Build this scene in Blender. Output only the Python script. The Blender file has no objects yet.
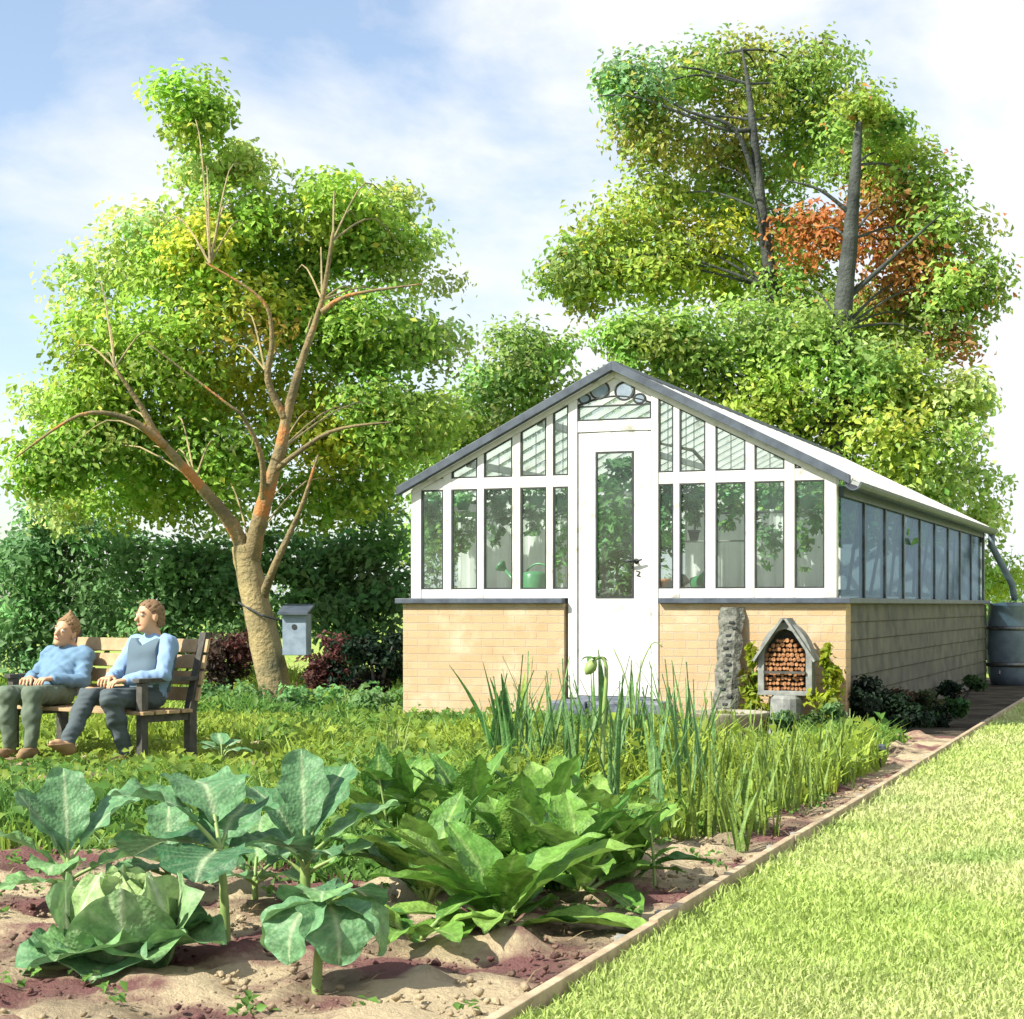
import bpy, bmesh, math, random
import numpy as np
from math import radians as R, sin, cos, pi, sqrt
from mathutils import Vector, Matrix

random.seed(7)
rng = np.random.default_rng(7)
sc = bpy.context.scene
COL = sc.collection

# ------------------------------------------------------------------ camera, sky, sun, exposure
FPX, EYE, HOR = 1750.0, 1.15, 605.0          # focal length in pixels, eye height, row of the horizon
cd = bpy.data.cameras.new("camera")
cam = bpy.data.objects.new("camera", cd)
COL.objects.link(cam)
cam.location = (0, 0, EYE)
cam.rotation_euler = (R(90), 0, 0)
cd.sensor_width = 36.0
cd.lens = FPX / 1024 * 36.0
cd.shift_y = (HOR - 509.5) / 1024
cd.clip_end = 2000
sc.camera = cam

SUN_EL, SUN_AZ = R(41), R(241)               # direction of the sun: azimuth measured from +Y towards +X
sdir = Vector((sin(SUN_AZ) * cos(SUN_EL), cos(SUN_AZ) * cos(SUN_EL), sin(SUN_EL)))
ld = bpy.data.lights.new("sun", "SUN")
ld.energy = 4.6
ld.angle = R(0.6)
ld.color = (1.0, 0.95, 0.86)
sun = bpy.data.objects.new("sun", ld)
COL.objects.link(sun)
sun.rotation_euler = sdir.to_track_quat('Z', 'Y').to_euler()

world = bpy.data.worlds.new("World")
sc.world = world
world.use_nodes = True
wn, wl = world.node_tree.nodes, world.node_tree.links
wn.clear()
wout = wn.new("ShaderNodeOutputWorld")
sky = wn.new("ShaderNodeTexSky")
sky.sky_type = 'NISHITA'
sky.sun_disc = False
sky.sun_elevation = SUN_EL
sky.sun_rotation = SUN_AZ
sky.air_density = 1.0
sky.dust_density = 1.0
bg1 = wn.new("ShaderNodeBackground")
bg1.inputs[1].default_value = 0.10
wl.new(sky.outputs[0], bg1.inputs[0])
bg2 = wn.new("ShaderNodeBackground")
bg2.inputs[0].default_value = (0.93, 0.96, 1.0, 1)
bg2.inputs[1].default_value = 0.50
tc = wn.new("ShaderNodeTexCoord")
mp = wn.new("ShaderNodeMapping")
mp.inputs['Scale'].default_value = (1.0, 1.0, 1.9)
mp.inputs['Location'].default_value = (0.34, 0.10, 0.22)
wl.new(tc.outputs['Generated'], mp.inputs[0])
nz = wn.new("ShaderNodeTexNoise")
nz.inputs['Scale'].default_value = 5.0
nz.inputs['Detail'].default_value = 8
nz.inputs['Roughness'].default_value = 0.58
nz.inputs['Distortion'].default_value = 0.25
wl.new(mp.outputs[0], nz.inputs['Vector'])
# a clear gap in the cloud to the north-west, heavier cloud to the east
sep = wn.new("ShaderNodeSeparateXYZ")
wl.new(tc.outputs['Generated'], sep.inputs[0])
mul = wn.new("ShaderNodeMath"); mul.operation = 'MULTIPLY_ADD'
wl.new(sep.outputs['X'], mul.inputs[0])
mul.inputs[1].default_value = 0.62
wl.new(nz.outputs['Fac'], mul.inputs[2])
mul2 = wn.new("ShaderNodeMath"); mul2.operation = 'MULTIPLY_ADD'
wl.new(sep.outputs['Z'], mul2.inputs[0])
mul2.inputs[1].default_value = -0.30
wl.new(mul.outputs[0], mul2.inputs[2])
rp = wn.new("ShaderNodeValToRGB")
rp.color_ramp.elements[0].position = 0.24
rp.color_ramp.elements[1].position = 0.50
rp.color_ramp.elements[0].color = (0.12, 0.12, 0.12, 1)
wl.new(mul2.outputs[0], rp.inputs[0])
mixs = wn.new("ShaderNodeMixShader")
wl.new(rp.outputs[0], mixs.inputs[0])
wl.new(bg1.outputs[0], mixs.inputs[1])
wl.new(bg2.outputs[0], mixs.inputs[2])
wl.new(mixs.outputs[0], wout.inputs[0])

sc.view_settings.view_transform = 'Standard'
sc.view_settings.look = 'None'
sc.view_settings.gamma = 1.0
sc.view_settings.use_curve_mapping = False
sc.view_settings.exposure = 1.14
sc.cycles.max_bounces = 8
sc.cycles.transparent_max_bounces = 24
sc.cycles.sample_clamp_indirect = 6.0

# ------------------------------------------------------------------ materials
def nodes_of(m):
    m.use_nodes = True
    n, l = m.node_tree.nodes, m.node_tree.links
    n.clear()
    o = n.new("ShaderNodeOutputMaterial")
    return n, l, o

def obj_coord(n):
    return n.new("ShaderNodeTexCoord").outputs['Object']

def noise(n, l, vec, scale, detail=5, rough=0.55):
    t = n.new("ShaderNodeTexNoise")
    t.inputs['Scale'].default_value = scale
    t.inputs['Detail'].default_value = detail
    t.inputs['Roughness'].default_value = rough
    if vec is not None:
        l.new(vec, t.inputs['Vector'])
    return t.outputs['Fac']

def ramp(n, l, fac, stops, interp='LINEAR'):
    r = n.new("ShaderNodeValToRGB")
    r.color_ramp.interpolation = interp
    e = r.color_ramp.elements
    while len(e) < len(stops):
        e.new(0.5)
    for i, (p, c) in enumerate(stops):
        e[i].position = p
        e[i].color = (c[0], c[1], c[2], 1) if len(c) == 3 else c
    l.new(fac, r.inputs[0])
    return r.outputs[0]

def mixcol(n, l, fac, a, b, mode='MIX'):
    m = n.new("ShaderNodeMix")
    m.data_type = 'RGBA'
    m.blend_type = mode
    if isinstance(fac, (int, float)):
        m.inputs[0].default_value = fac
    else:
        l.new(fac, m.inputs[0])
    for s, v in ((6, a), (7, b)):
        if isinstance(v, tuple):
            m.inputs[s].default_value = (v[0], v[1], v[2], 1)
        else:
            l.new(v, m.inputs[s])
    return m.outputs[2]

def bump(n, l, h, strength, dist):
    b = n.new("ShaderNodeBump")
    b.inputs['Strength'].default_value = strength
    b.inputs['Distance'].default_value = dist
    l.new(h, b.inputs['Height'])
    return b.outputs[0]

def mottled(name, stops, scale=6.0, rough=0.6, bmp=0.3, bdist=0.01, fine=60.0, metallic=0.0, spec=0.4):
    """noise-mottled surface: big patches through a ramp, fine bump"""
    m = bpy.data.materials.new(name)
    n, l, o = nodes_of(m)
    v = obj_coord(n)
    p = n.new("ShaderNodeBsdfPrincipled")
    l.new(ramp(n, l, noise(n, l, v, scale), stops), p.inputs['Base Color'])
    p.inputs['Roughness'].default_value = rough
    p.inputs['Metallic'].default_value = metallic
    p.inputs['Specular IOR Level'].default_value = spec
    if bmp:
        l.new(bump(n, l, noise(n, l, v, fine), bmp, bdist), p.inputs['Normal'])
    l.new(p.outputs[0], o.inputs[0])
    return m

def leaf_material(name, rough=0.45, trans=0.35, spec=0.35, var=0.25, scale=30, crinkle=0.0):
    m = bpy.data.materials.new(name)
    n, l, o = nodes_of(m)
    a = n.new("ShaderNodeAttribute")
    a.attribute_name = "Col"
    v = obj_coord(n)
    nf = noise(n, l, v, scale, 3)
    hs = n.new("ShaderNodeHueSaturation")
    l.new(a.outputs['Color'], hs.inputs['Color'])
    mr = n.new("ShaderNodeMapRange")
    mr.inputs[1].default_value, mr.inputs[2].default_value = 0.3, 0.7
    mr.inputs[3].default_value, mr.inputs[4].default_value = 1 - var, 1 + var
    l.new(nf, mr.inputs[0])
    l.new(mr.outputs[0], hs.inputs['Value'])
    p = n.new("ShaderNodeBsdfPrincipled")
    l.new(hs.outputs[0], p.inputs['Base Color'])
    p.inputs['Roughness'].default_value = rough
    p.inputs['Specular IOR Level'].default_value = spec
    if crinkle:
        vo = n.new("ShaderNodeTexVoronoi")
        vo.inputs['Scale'].default_value = 75
        l.new(v, vo.inputs['Vector'])
        ad_ = n.new("ShaderNodeMath"); ad_.operation = 'ADD'
        l.new(vo.outputs['Distance'], ad_.inputs[0]); l.new(noise(n, l, v, 40, 4), ad_.inputs[1])
        l.new(bump(n, l, ad_.outputs[0], crinkle, 0.006), p.inputs['Normal'])
    t = n.new("ShaderNodeBsdfTranslucent")
    l.new(hs.outputs[0], t.inputs['Color'])
    mx = n.new("ShaderNodeMixShader")
    mx.inputs[0].default_value = trans
    l.new(p.outputs[0], mx.inputs[1])
    l.new(t.outputs[0], mx.inputs[2])
    l.new(mx.outputs[0], o.inputs[0])
    return m

def attr_material(name, rough=0.6, spec=0.3, sss=0.0, bmp=0.0, fine=200):
    m = bpy.data.materials.new(name)
    n, l, o = nodes_of(m)
    a = n.new("ShaderNodeAttribute")
    a.attribute_name = "Col"
    p = n.new("ShaderNodeBsdfPrincipled")
    l.new(a.outputs['Color'], p.inputs['Base Color'])
    p.inputs['Roughness'].default_value = rough
    p.inputs['Specular IOR Level'].default_value = spec
    if bmp:
        l.new(bump(n, l, noise(n, l, obj_coord(n), fine), bmp, 0.004), p.inputs['Normal'])
    l.new(p.outputs[0], o.inputs[0])
    return m

M = {}
M['white_paint'] = mottled("white_paint", [(0.28, (0.30, 0.29, 0.24)), (0.40, (0.50, 0.49, 0.46)), (0.7, (0.60, 0.59, 0.57))], 7, 0.45, 0.15, 0.004, 90)
M['slate_paint'] = mottled("slate_paint", [(0.3, (0.035, 0.045, 0.06)), (0.7, (0.075, 0.095, 0.12))], 8, 0.5, 0.2, 0.004, 60)
M['black_seal'] = mottled("black_seal", [(0.3, (0.012, 0.016, 0.016)), (0.7, (0.03, 0.036, 0.034))], 20, 0.6, 0)
M['slate'] = mottled("slate_stone", [(0.3, (0.05, 0.06, 0.08)), (0.5, (0.10, 0.12, 0.15)), (0.7, (0.17, 0.19, 0.22))], 9, 0.6, 0.7, 0.015, 25)
M['grey_wood'] = mottled("weathered_wood", [(0.3, (0.13, 0.14, 0.13)), (0.7, (0.27, 0.28, 0.25))], 14, 0.8, 0.5, 0.006, 80)
M['bench_wood'] = mottled("bench_wood", [(0.3, (0.26, 0.18, 0.09)), (0.7, (0.42, 0.30, 0.16))], 12, 0.65, 0.4, 0.004, 90)
M['shade_wood'] = mottled("shade_boarding", [(0.3, (0.05, 0.052, 0.045)), (0.5, (0.10, 0.098, 0.075)), (0.7, (0.155, 0.14, 0.10))], 3.5, 0.85, 0.5, 0.006, 60)  # east wall boards, darkened to carry the shade on that side
M['edging_wood'] = mottled("edging_wood", [(0.3, (0.26, 0.20, 0.12)), (0.7, (0.48, 0.38, 0.24))], 10, 0.8, 0.6, 0.006, 60)
M['dark_wood'] = mottled("dark_wood", [(0.3, (0.03, 0.03, 0.025)), (0.7, (0.09, 0.085, 0.07))], 12, 0.75, 0.5, 0.005, 70)
M['bark_slab'] = mottled("bark_slab", [(0.3, (0.05, 0.055, 0.045)), (0.5, (0.13, 0.135, 0.11)), (0.72, (0.22, 0.22, 0.18))], 22, 0.9, 1.0, 0.03, 35)
M['blue_grey'] = mottled("blue_grey_plastic", [(0.3, (0.08, 0.11, 0.14)), (0.7, (0.15, 0.19, 0.23))], 6, 0.5, 0.2, 0.005, 40)
M['box_blue'] = mottled("blue_grey_timber", [(0.3, (0.14, 0.19, 0.24)), (0.7, (0.24, 0.30, 0.36))], 10, 0.7, 0.3, 0.005, 60)
M['can_green'] = mottled("green_enamel", [(0.3, (0.05, 0.20, 0.09)), (0.7, (0.09, 0.28, 0.13))], 8, 0.3, 0.1, 0.003, 40, spec=0.5)
M['terracotta'] = mottled("terracotta", [(0.3, (0.42, 0.18, 0.08)), (0.7, (0.55, 0.28, 0.14))], 12, 0.85, 0.3, 0.004, 70)
M['metal'] = mottled("dull_metal", [(0.3, (0.10, 0.10, 0.10)), (0.7, (0.2, 0.2, 0.2))], 20, 0.4, 0.1, 0.002, 80, 0.8)
M['concrete'] = mottled("floor_paving", [(0.3, (0.42, 0.40, 0.36)), (0.7, (0.58, 0.56, 0.51))], 3, 0.85, 0.4, 0.01, 40)
M['twigs'] = mottled("twig_filling", [(0.3, (0.12, 0.05, 0.02)), (0.5, (0.30, 0.14, 0.06)), (0.7, (0.46, 0.24, 0.10))], 30, 0.9, 0.8, 0.01, 60)
M['bark'] = mottled("tan_bark", [(0.30, (0.09, 0.09, 0.05)), (0.46, (0.22, 0.18, 0.085)), (0.64, (0.33, 0.26, 0.12))], 2.6, 0.9, 1.0, 0.03, 22)
M['limb_bark'] = mottled("orange_limb_bark", [(0.30, (0.09, 0.085, 0.05)), (0.44, (0.15, 0.12, 0.06)), (0.56, (0.24, 0.18, 0.085)), (0.62, (0.40, 0.17, 0.055))], 2.2, 0.9, 1.0, 0.03, 22)
M['grey_bark'] = mottled("grey_bark", [(0.32, (0.022, 0.027, 0.024)), (0.66, (0.07, 0.078, 0.07))], 3, 0.9, 1.0, 0.04, 16)
M['green_stem'] = mottled("green_stem", [(0.3, (0.14, 0.24, 0.06)), (0.7, (0.28, 0.36, 0.12))], 12, 0.5, 0.2, 0.003, 60)
M['stone'] = mottled("weathered_stone", [(0.3, (0.16, 0.15, 0.10)), (0.7, (0.34, 0.32, 0.25))], 10, 0.85, 0.6, 0.008, 50)
M['leaf'] = leaf_material("crown_leaf", 0.55, 0.56, 0.3, 0.12, 3)
M['fleece'] = leaf_material("fleece", 0.9, 0.45, 0.1, 0.05, 6)
M['big_leaf'] = leaf_material("vegetable_leaf", 0.52, 0.25, 0.30, 0.30, 26, 0.5)
M['grass'] = leaf_material("grass_blade", 0.5, 0.4, 0.25, 0.12, 2)
for n_ in M['fleece'].node_tree.nodes:
    if n_.type == 'HUE_SAT':
        for l_ in list(n_.inputs['Color'].links):
            M['fleece'].node_tree.links.remove(l_)
        n_.inputs['Color'].default_value = (0.85, 0.85, 0.82, 1)
M['skin'] = attr_material("skin", 0.55, 0.35)
M['cloth'] = attr_material("cloth", 0.85, 0.15, bmp=0.3, fine=90)
M['hair'] = attr_material("hair", 0.6, 0.3, bmp=1.0, fine=330)

def glass_material(name="pane_glass", tint=(0.92, 0.96, 0.94, 1), gloss=(0.50, 0.54, 0.57, 1), dust=(0.0, 0.035), rough=0.03):
    m = bpy.data.materials.new(name)
    n, l, o = nodes_of(m)
    t = n.new("ShaderNodeBsdfTransparent")
    t.inputs[0].default_value = tint
    g = n.new("ShaderNodeBsdfGlossy")
    g.inputs['Roughness'].default_value = rough
    g.inputs['Color'].default_value = gloss
    f = n.new("ShaderNodeFresnel")
    ge = n.new("ShaderNodeNewGeometry")
    io = n.new("ShaderNodeMapRange")                 # the same reflection from either side of the pane
    io.inputs[3].default_value, io.inputs[4].default_value = 1.5, 1 / 1.5
    l.new(ge.outputs['Backfacing'], io.inputs[0])
    l.new(io.outputs[0], f.inputs[0])
    mx = n.new("ShaderNodeMixShader")
    l.new(f.outputs[0], mx.inputs[0])
    l.new(t.outputs[0], mx.inputs[1])
    l.new(g.outputs[0], mx.inputs[2])
    # a film of dust and algae on old glass
    d = n.new("ShaderNodeBsdfDiffuse")
    d.inputs[0].default_value = (0.55, 0.62, 0.60, 1)
    v = obj_coord(n)
    fac = n.new("ShaderNodeMapRange")
    fac.inputs[1].default_value, fac.inputs[2].default_value = 0.4, 0.75
    fac.inputs[3].default_value, fac.inputs[4].default_value = dust
    l.new(noise(n, l, v, 2.2, 6), fac.inputs[0])
    m2 = n.new("ShaderNodeMixShader")
    l.new(fac.outputs[0], m2.inputs[0])
    l.new(mx.outputs[0], m2.inputs[1])
    l.new(d.outputs[0], m2.inputs[2])
    l.new(m2.outputs[0], o.inputs[0])
    return m
M['glass'] = glass_material()
M['shade_glass'] = glass_material("shade_side_glass", (0.50, 0.62, 0.68, 1), (0.27, 0.35, 0.41, 1), (0.02, 0.10), 0.12)  # darker copy of the pane glass: east side shade put into its tint

def brick_material():
    m = bpy.data.materials.new("buff_brick")
    n, l, o = nodes_of(m)
    v = obj_coord(n)
    s = n.new("ShaderNodeSeparateXYZ")
    l.new(v, s.inputs[0])
    ad = n.new("ShaderNodeMath"); ad.operation = 'ADD'
    l.new(s.outputs[0], ad.inputs[0]); l.new(s.outputs[1], ad.inputs[1])
    c = n.new("ShaderNodeCombineXYZ")
    l.new(ad.outputs[0], c.inputs[0]); l.new(s.outputs[2], c.inputs[1])
    b = n.new("ShaderNodeTexBrick")
    b.inputs['Scale'].default_value = 1.0
    b.inputs['Brick Width'].default_value = 0.225
    b.inputs['Row Height'].default_value = 0.075
    b.inputs['Mortar Size'].default_value = 0.005
    b.inputs['Mortar Smooth'].default_value = 0.3
    b.inputs['Color1'].default_value = (0.47, 0.345, 0.205, 1)
    b.inputs['Color2'].default_value = (0.43, 0.30, 0.165, 1)
    b.inputs['Mortar'].default_value = (0.40, 0.34, 0.25, 1)
    l.new(c.outputs[0], b.inputs['Vector'])
    # pale limewash left on the lower courses, darker staining elsewhere
    big = noise(n, l, v, 2.3, 6, 0.6)
    c1 = mixcol(n, l, ramp(n, l, big, [(0.52, (0, 0, 0)), (0.66, (0.55, 0.55, 0.55))]), b.outputs['Color'], (0.56, 0.47, 0.34))
    c2 = mixcol(n, l, ramp(n, l, noise(n, l, v, 5.1, 5), [(0.5, (0, 0, 0)), (0.75, (0.5, 0.5, 0.5))]), c1, (0.38, 0.24, 0.12))
    p = n.new("ShaderNodeBsdfPrincipled")
    l.new(c2, p.inputs['Base Color'])
    p.inputs['Roughness'].default_value = 0.88
    p.inputs['Specular IOR Level'].default_value = 0.2
    inv = n.new("ShaderNodeMath"); inv.operation = 'MULTIPLY_ADD'
    l.new(b.outputs['Fac'], inv.inputs[0]); inv.inputs[1].default_value = -1.0
    l.new(noise(n, l, v, 70), inv.inputs[2])
    l.new(bump(n, l, inv.outputs[0], 0.9, 0.008), p.inputs['Normal'])
    l.new(p.outputs[0], o.inputs[0])
    return m
M['brick'] = brick_material()

def ground_material(name, a, b, c, s1, s2, fine=25, bmp=0.6, lo=0.42, hi=0.58):
    m = bpy.data.materials.new(name)
    n, l, o = nodes_of(m)
    v = obj_coord(n)
    c1 = mixcol(n, l, ramp(n, l, noise(n, l, v, s1, 7, 0.6), [(lo, (0, 0, 0)), (hi, (1, 1, 1))]), a, b)
    c2 = mixcol(n, l, ramp(n, l, noise(n, l, v, s2, 6), [(0.52, (0, 0, 0)), (0.70, (1, 1, 1))]), c1, c)
    p = n.new("ShaderNodeBsdfPrincipled")
    l.new(c2, p.inputs['Base Color'])
    p.inputs['Roughness'].default_value = 0.95
    p.inputs['Specular IOR Level'].default_value = 0.1
    l.new(bump(n, l, noise(n, l, v, fine, 8, 0.7), bmp, 0.03), p.inputs['Normal'])
    l.new(p.outputs[0], o.inputs[0])
    return m
M['soil'] = ground_material("garden_soil", (0.49, 0.40, 0.25), (0.19, 0.095, 0.085), (0.13, 0.10, 0.07), 1.7, 2.3, 34, 1.0, 0.465, 0.565)
M['lawn'] = ground_material("lawn_turf", (0.32, 0.42, 0.11), (0.40, 0.47, 0.17), (0.47, 0.50, 0.26), 0.7, 0.5, 60, 0.6)
M['meadow'] = ground_material("rough_grass", (0.20, 0.30, 0.05), (0.28, 0.36, 0.08), (0.34, 0.36, 0.12), 0.4, 0.9, 40, 0.6)

# ------------------------------------------------------------------ object helpers
def tag(o, label=None, cat=None, group=None, kind=None):
    for k, v in (('label', label), ('category', cat), ('group', group), ('kind', kind)):
        if v:
            o[k] = v
    return o

def empty(name, loc=(0, 0, 0), rz=0.0):
    o = bpy.data.objects.new(name, None)
    o.empty_display_size = 0.1
    o.location = loc
    o.rotation_euler = (0, 0, rz)
    COL.objects.link(o)
    return o

def link_mesh(name, me, mat, parent=None, smooth=False):
    o = bpy.data.objects.new(name, me)
    COL.objects.link(o)
    if mat is not None:
        me.materials.append(M[mat] if isinstance(mat, str) else mat)
    if parent is not None:
        o.parent = parent
    if smooth:
        me.polygons.foreach_set("use_smooth", np.ones(len(me.polygons), dtype=bool))
    return o

def np_mesh(name, V, F, mat, parent=None, cols=None, smooth=False):
    """V (n,3), F (m,3) or (m,4), cols (n,3)"""
    V = np.asarray(V, dtype=np.float32)
    F = np.asarray(F, dtype=np.int32)
    k = F.shape[1]
    me = bpy.data.meshes.new(name)
    me.vertices.add(len(V)); me.vertices.foreach_set("co", V.ravel())
    me.loops.add(F.size); me.loops.foreach_set("vertex_index", F.ravel())
    me.polygons.add(len(F)); me.polygons.foreach_set("loop_start", np.arange(0, F.size, k, dtype=np.int32))
    me.update(calc_edges=True)
    me.validate()
    if cols is not None:
        a = me.color_attributes.new("Col", 'FLOAT_COLOR', 'POINT')
        c = np.ones((len(V), 4), dtype=np.float32)
        c[:, :3] = cols
        a.data.foreach_set("color", c.ravel())
    return link_mesh(name, me, mat, parent, smooth)

class MB:
    """collects boxes, prisms, tubes and lathes, then links them as one mesh object"""
    def __init__(self):
        self.v, self.f = [], []
    def add(self, V, F):
        b = len(self.v)
        self.v += [tuple(p) for p in V]
        self.f += [tuple(b + i for i in f) for f in F]
        return self
    def box(self, a, b, mat=None):
        (x0, y0, z0), (x1, y1, z1) = a, b
        V = [(x, y, z) for x in (x0, x1) for y in (y0, y1) for z in (z0, z1)]
        if mat is not None:
            V = [tuple(mat @ Vector(p)) for p in V]
        return self.add(V, [(0, 1, 3, 2), (4, 6, 7, 5), (0, 4, 5, 1), (2, 3, 7, 6), (0, 2, 6, 4), (1, 5, 7, 3)])
    def prism(self, poly, y0, y1):
        """polygon in x-z extruded along y"""
        n = len(poly)
        V = [(x, y0, z) for x, z in poly] + [(x, y1, z) for x, z in poly]
        F = [tuple(range(n)), tuple(range(2 * n - 1, n - 1, -1))]
        F += [(i, i + n, (i + 1) % n + n, (i + 1) % n) for i in range(n)]
        return self.add(V, F)
    def ring(self, outer, inner, y0, y1):
        n = len(outer)
        V = [(x, y0, z) for x, z in outer] + [(x, y0, z) for x, z in inner] + [(x, y1, z) for x, z in outer] + [(x, y1, z) for x, z in inner]
        F = []
        for i in range(n):
            j = (i + 1) % n
            F += [(i, j, n + j, n + i), (2 * n + i, 3 * n + i, 3 * n + j, 2 * n + j), (i, 2 * n + i, 2 * n + j, j), (n + i, n + j, 3 * n + j, 3 * n + i)]
        return self.add(V, F)
    def bar(self, p, q, w, h, up=(0, 0, 1)):
        p, q = Vector(p), Vector(q)
        d = (q - p); L = d.length; d.normalize()
        s = d.cross(Vector(up)); s.normalize()
        t = s.cross(d)
        V = []
        for e in (p, q):
            for a, b in ((-1, -1), (1, -1), (1, 1), (-1, 1)):
                V.append(e + s * (a * w / 2) + t * (b * h / 2))
        return self.add(V, [(3, 2, 1, 0), (4, 5, 6, 7), (0, 1, 5, 4), (1, 2, 6, 5), (2, 3, 7, 6), (3, 0, 4, 7)])
    def tube(self, pts, radii, n=8, wob=0.0):
        pts = [Vector(p) for p in pts]
        if isinstance(radii, (int, float)):
            radii = [radii] * len(pts)
        V, F = [], []
        prev = None
        for i, p in enumerate(pts):
            d = (pts[min(i + 1, len(pts) - 1)] - pts[max(i - 1, 0)]).normalized()
            if prev is None:
                a = d.cross(Vector((0, 0, 1)) if abs(d.z) < 0.9 else Vector((0, 1, 0))).normalized()
            else:
                a = (prev - d * prev.dot(d)).normalized()
            prev = a
            b = d.cross(a)
            for k in range(n):
                t = 2 * pi * k / n
                r = radii[i] * (1 + (random.uniform(-wob, wob) if wob else 0))
                V.append(p + a * (cos(t) * r) + b * (sin(t) * r))
        for i in range(len(pts) - 1):
            for k in range(n):
                F.append((i * n + k, i * n + (k + 1) % n, (i + 1) * n + (k + 1) % n, (i + 1) * n + k))
        F.append(tuple(range(n - 1, -1, -1)))
        F.append(tuple(range((len(pts) - 1) * n, len(pts) * n)))
        return self.add(V, F)
    def lathe(self, prof, n=24, mat=None):
        V, F = [], []
        for r, z in prof:
            for k in range(n):
                t = 2 * pi * k / n
                V.append((r * cos(t), r * sin(t), z))
        for i in range(len(prof) - 1):
            for k in range(n):
                F.append((i * n + k, i * n + (k + 1) % n, (i + 1) * n + (k + 1) % n, (i + 1) * n + k))
        F.append(tuple(range(n - 1, -1, -1)))
        F.append(tuple(range((len(prof) - 1) * n, len(prof) * n)))
        if mat is not None:
            V = [tuple(mat @ Vector(p)) for p in V]
        return self.add(V, F)
    def build(self, name, mat, parent=None, bevel=0.0, smooth=False):
        me = bpy.data.meshes.new(name)
        me.from_pydata(self.v, [], self.f)
        me.update()
        bm = bmesh.new()
        bm.from_mesh(me)
        bmesh.ops.recalc_face_normals(bm, faces=bm.faces)
        if bevel:
            es = [e for e in bm.edges if e.is_manifold and e.calc_face_angle(0) > 0.5]
            bmesh.ops.bevel(bm, geom=es, offset=bevel, segments=2, profile=0.6, affect='EDGES', clamp_overlap=True)
        bm.to_mesh(me)
        bm.free()
        o = link_mesh(name, me, mat, parent, smooth)
        return o

def inset(poly, d):
    """convex polygon (either winding) moved inwards by d"""
    n = len(poly)
    area = sum(poly[i][0] * poly[(i + 1) % n][1] - poly[(i + 1) % n][0] * poly[i][1] for i in range(n))
    sg = 1 if area > 0 else -1
    L = []
    for i in range(n):
        (x0, y0), (x1, y1) = poly[i], poly[(i + 1) % n]
        dx, dy = x1 - x0, y1 - y0
        m = math.hypot(dx, dy)
        nx, ny = -dy / m * sg, dx / m * sg
        L.append((nx, ny, nx * x0 + ny * y0 + d))
    out = []
    for i in range(n):
        a, b = L[i - 1], L[i]
        det = a[0] * b[1] - a[1] * b[0]
        out.append(((a[2] * b[1] - a[1] * b[2]) / det, (a[0] * b[2] - a[2] * b[0]) / det))
    return out

def at(px, py, d):
    """where the sight line through a picture point is at distance d in front of the eye"""
    return Vector(((px - 512) / FPX * d, d, EYE - (py - HOR) / FPX * d))

def on_ground(px, py, z=0.0):
    d = FPX * (EYE - z) / (py - HOR)
    return Vector(((px - 512) / FPX * d, d, z))

# ------------------------------------------------------------------ the ground
E0 = Vector((0.08, 5.03, 0)); EA = Vector((0.357, 0.934, 0)); ER = Vector((0.934, -0.357, 0))   # the bed's long edge
def edge_pt(t, s, z=0.0):
    p = E0 + EA * t + ER * s
    return (p.x, p.y, z)

TH = R(-21.7)                                    # the greenhouse: x along its front, y along its length
GC = Vector((2.955, 15.48, 0))
GU = Vector((cos(TH), sin(TH), 0)); GN = Vector((-sin(TH), cos(TH), 0))
GW, GL = 4.326, 10.6
def gl(x, y, z=0.0):
    p = GC + GU * x + GN * y
    return Vector((p.x, p.y, z))
def in_house(X, Y, pad=0.0):
    dx, dy = X - GC.x, Y - GC.y
    x = dx * GU.x + dy * GU.y
    y = dx * GN.x + dy * GN.y
    return (x > -GW - pad) & (x < pad) & (y > -pad) & (y < GL + pad)

def sheet(name, pts, z, mat, n=1):
    me = bpy.data.meshes.new(name)
    me.from_pydata([(x, y, z) for x, y in pts], [], [tuple(range(len(pts)))])
    o = link_mesh(name, me, mat)
    o['kind'] = 'structure'
    return o
sheet("ground", [(-400, -40), (400, -40), (400, 900), (-400, 900)], -0.03, 'meadow')
a = [edge_pt(-6, 0.03), edge_pt(-6, 30), edge_pt(45, 30), edge_pt(45, 0.03)]
sheet("lawn", [(p[0], p[1]) for p in a], 0.0, 'lawn')

# dug soil: a lumpy sheet from the bed's edge westwards
nt, ns = 260, 170
tt = np.linspace(-4.5, 10.9, nt); ss = -np.linspace(0.0, 1, ns) * 7.0
T, S = np.meshgrid(tt, ss, indexing='ij')
X = E0.x + EA.x * T + ER.x * S; Y = E0.y + EA.y * T + ER.y * S
Z = np.zeros_like(X)
for k in range(26):
    fq = rng.uniform(5, 45); an = rng.uniform(0, 2 * pi); ph = rng.uniform(0, 2 * pi)
    Z += np.sin((X * cos(an) + Y * sin(an)) * fq + ph) * 0.030 / fq ** 0.6
Z = Z * 0.9 + rng.normal(0, 0.005, Z.shape)
Z = np.clip(Z + 0.012, -0.015, 0.08) * np.clip(-S / 0.3, 0.15, 1)
idx = np.arange(nt * ns).reshape(nt, ns)
Fq = np.stack([idx[:-1, :-1], idx[1:, :-1], idx[1:, 1:], idx[:-1, 1:]], -1).reshape(-1, 4)
so = np_mesh("soil", np.stack([X, Y, Z], -1).reshape(-1, 3), Fq[:, ::-1], 'soil', smooth=True)
so['kind'] = 'structure'
M['shade_soil'] = ground_material("shade_soil", (0.10, 0.085, 0.06), (0.05, 0.04, 0.03), (0.14, 0.12, 0.08), 2.0, 3.0, 30, 1.0)  # soil darkened to stand for the greenhouse's shadow
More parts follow.
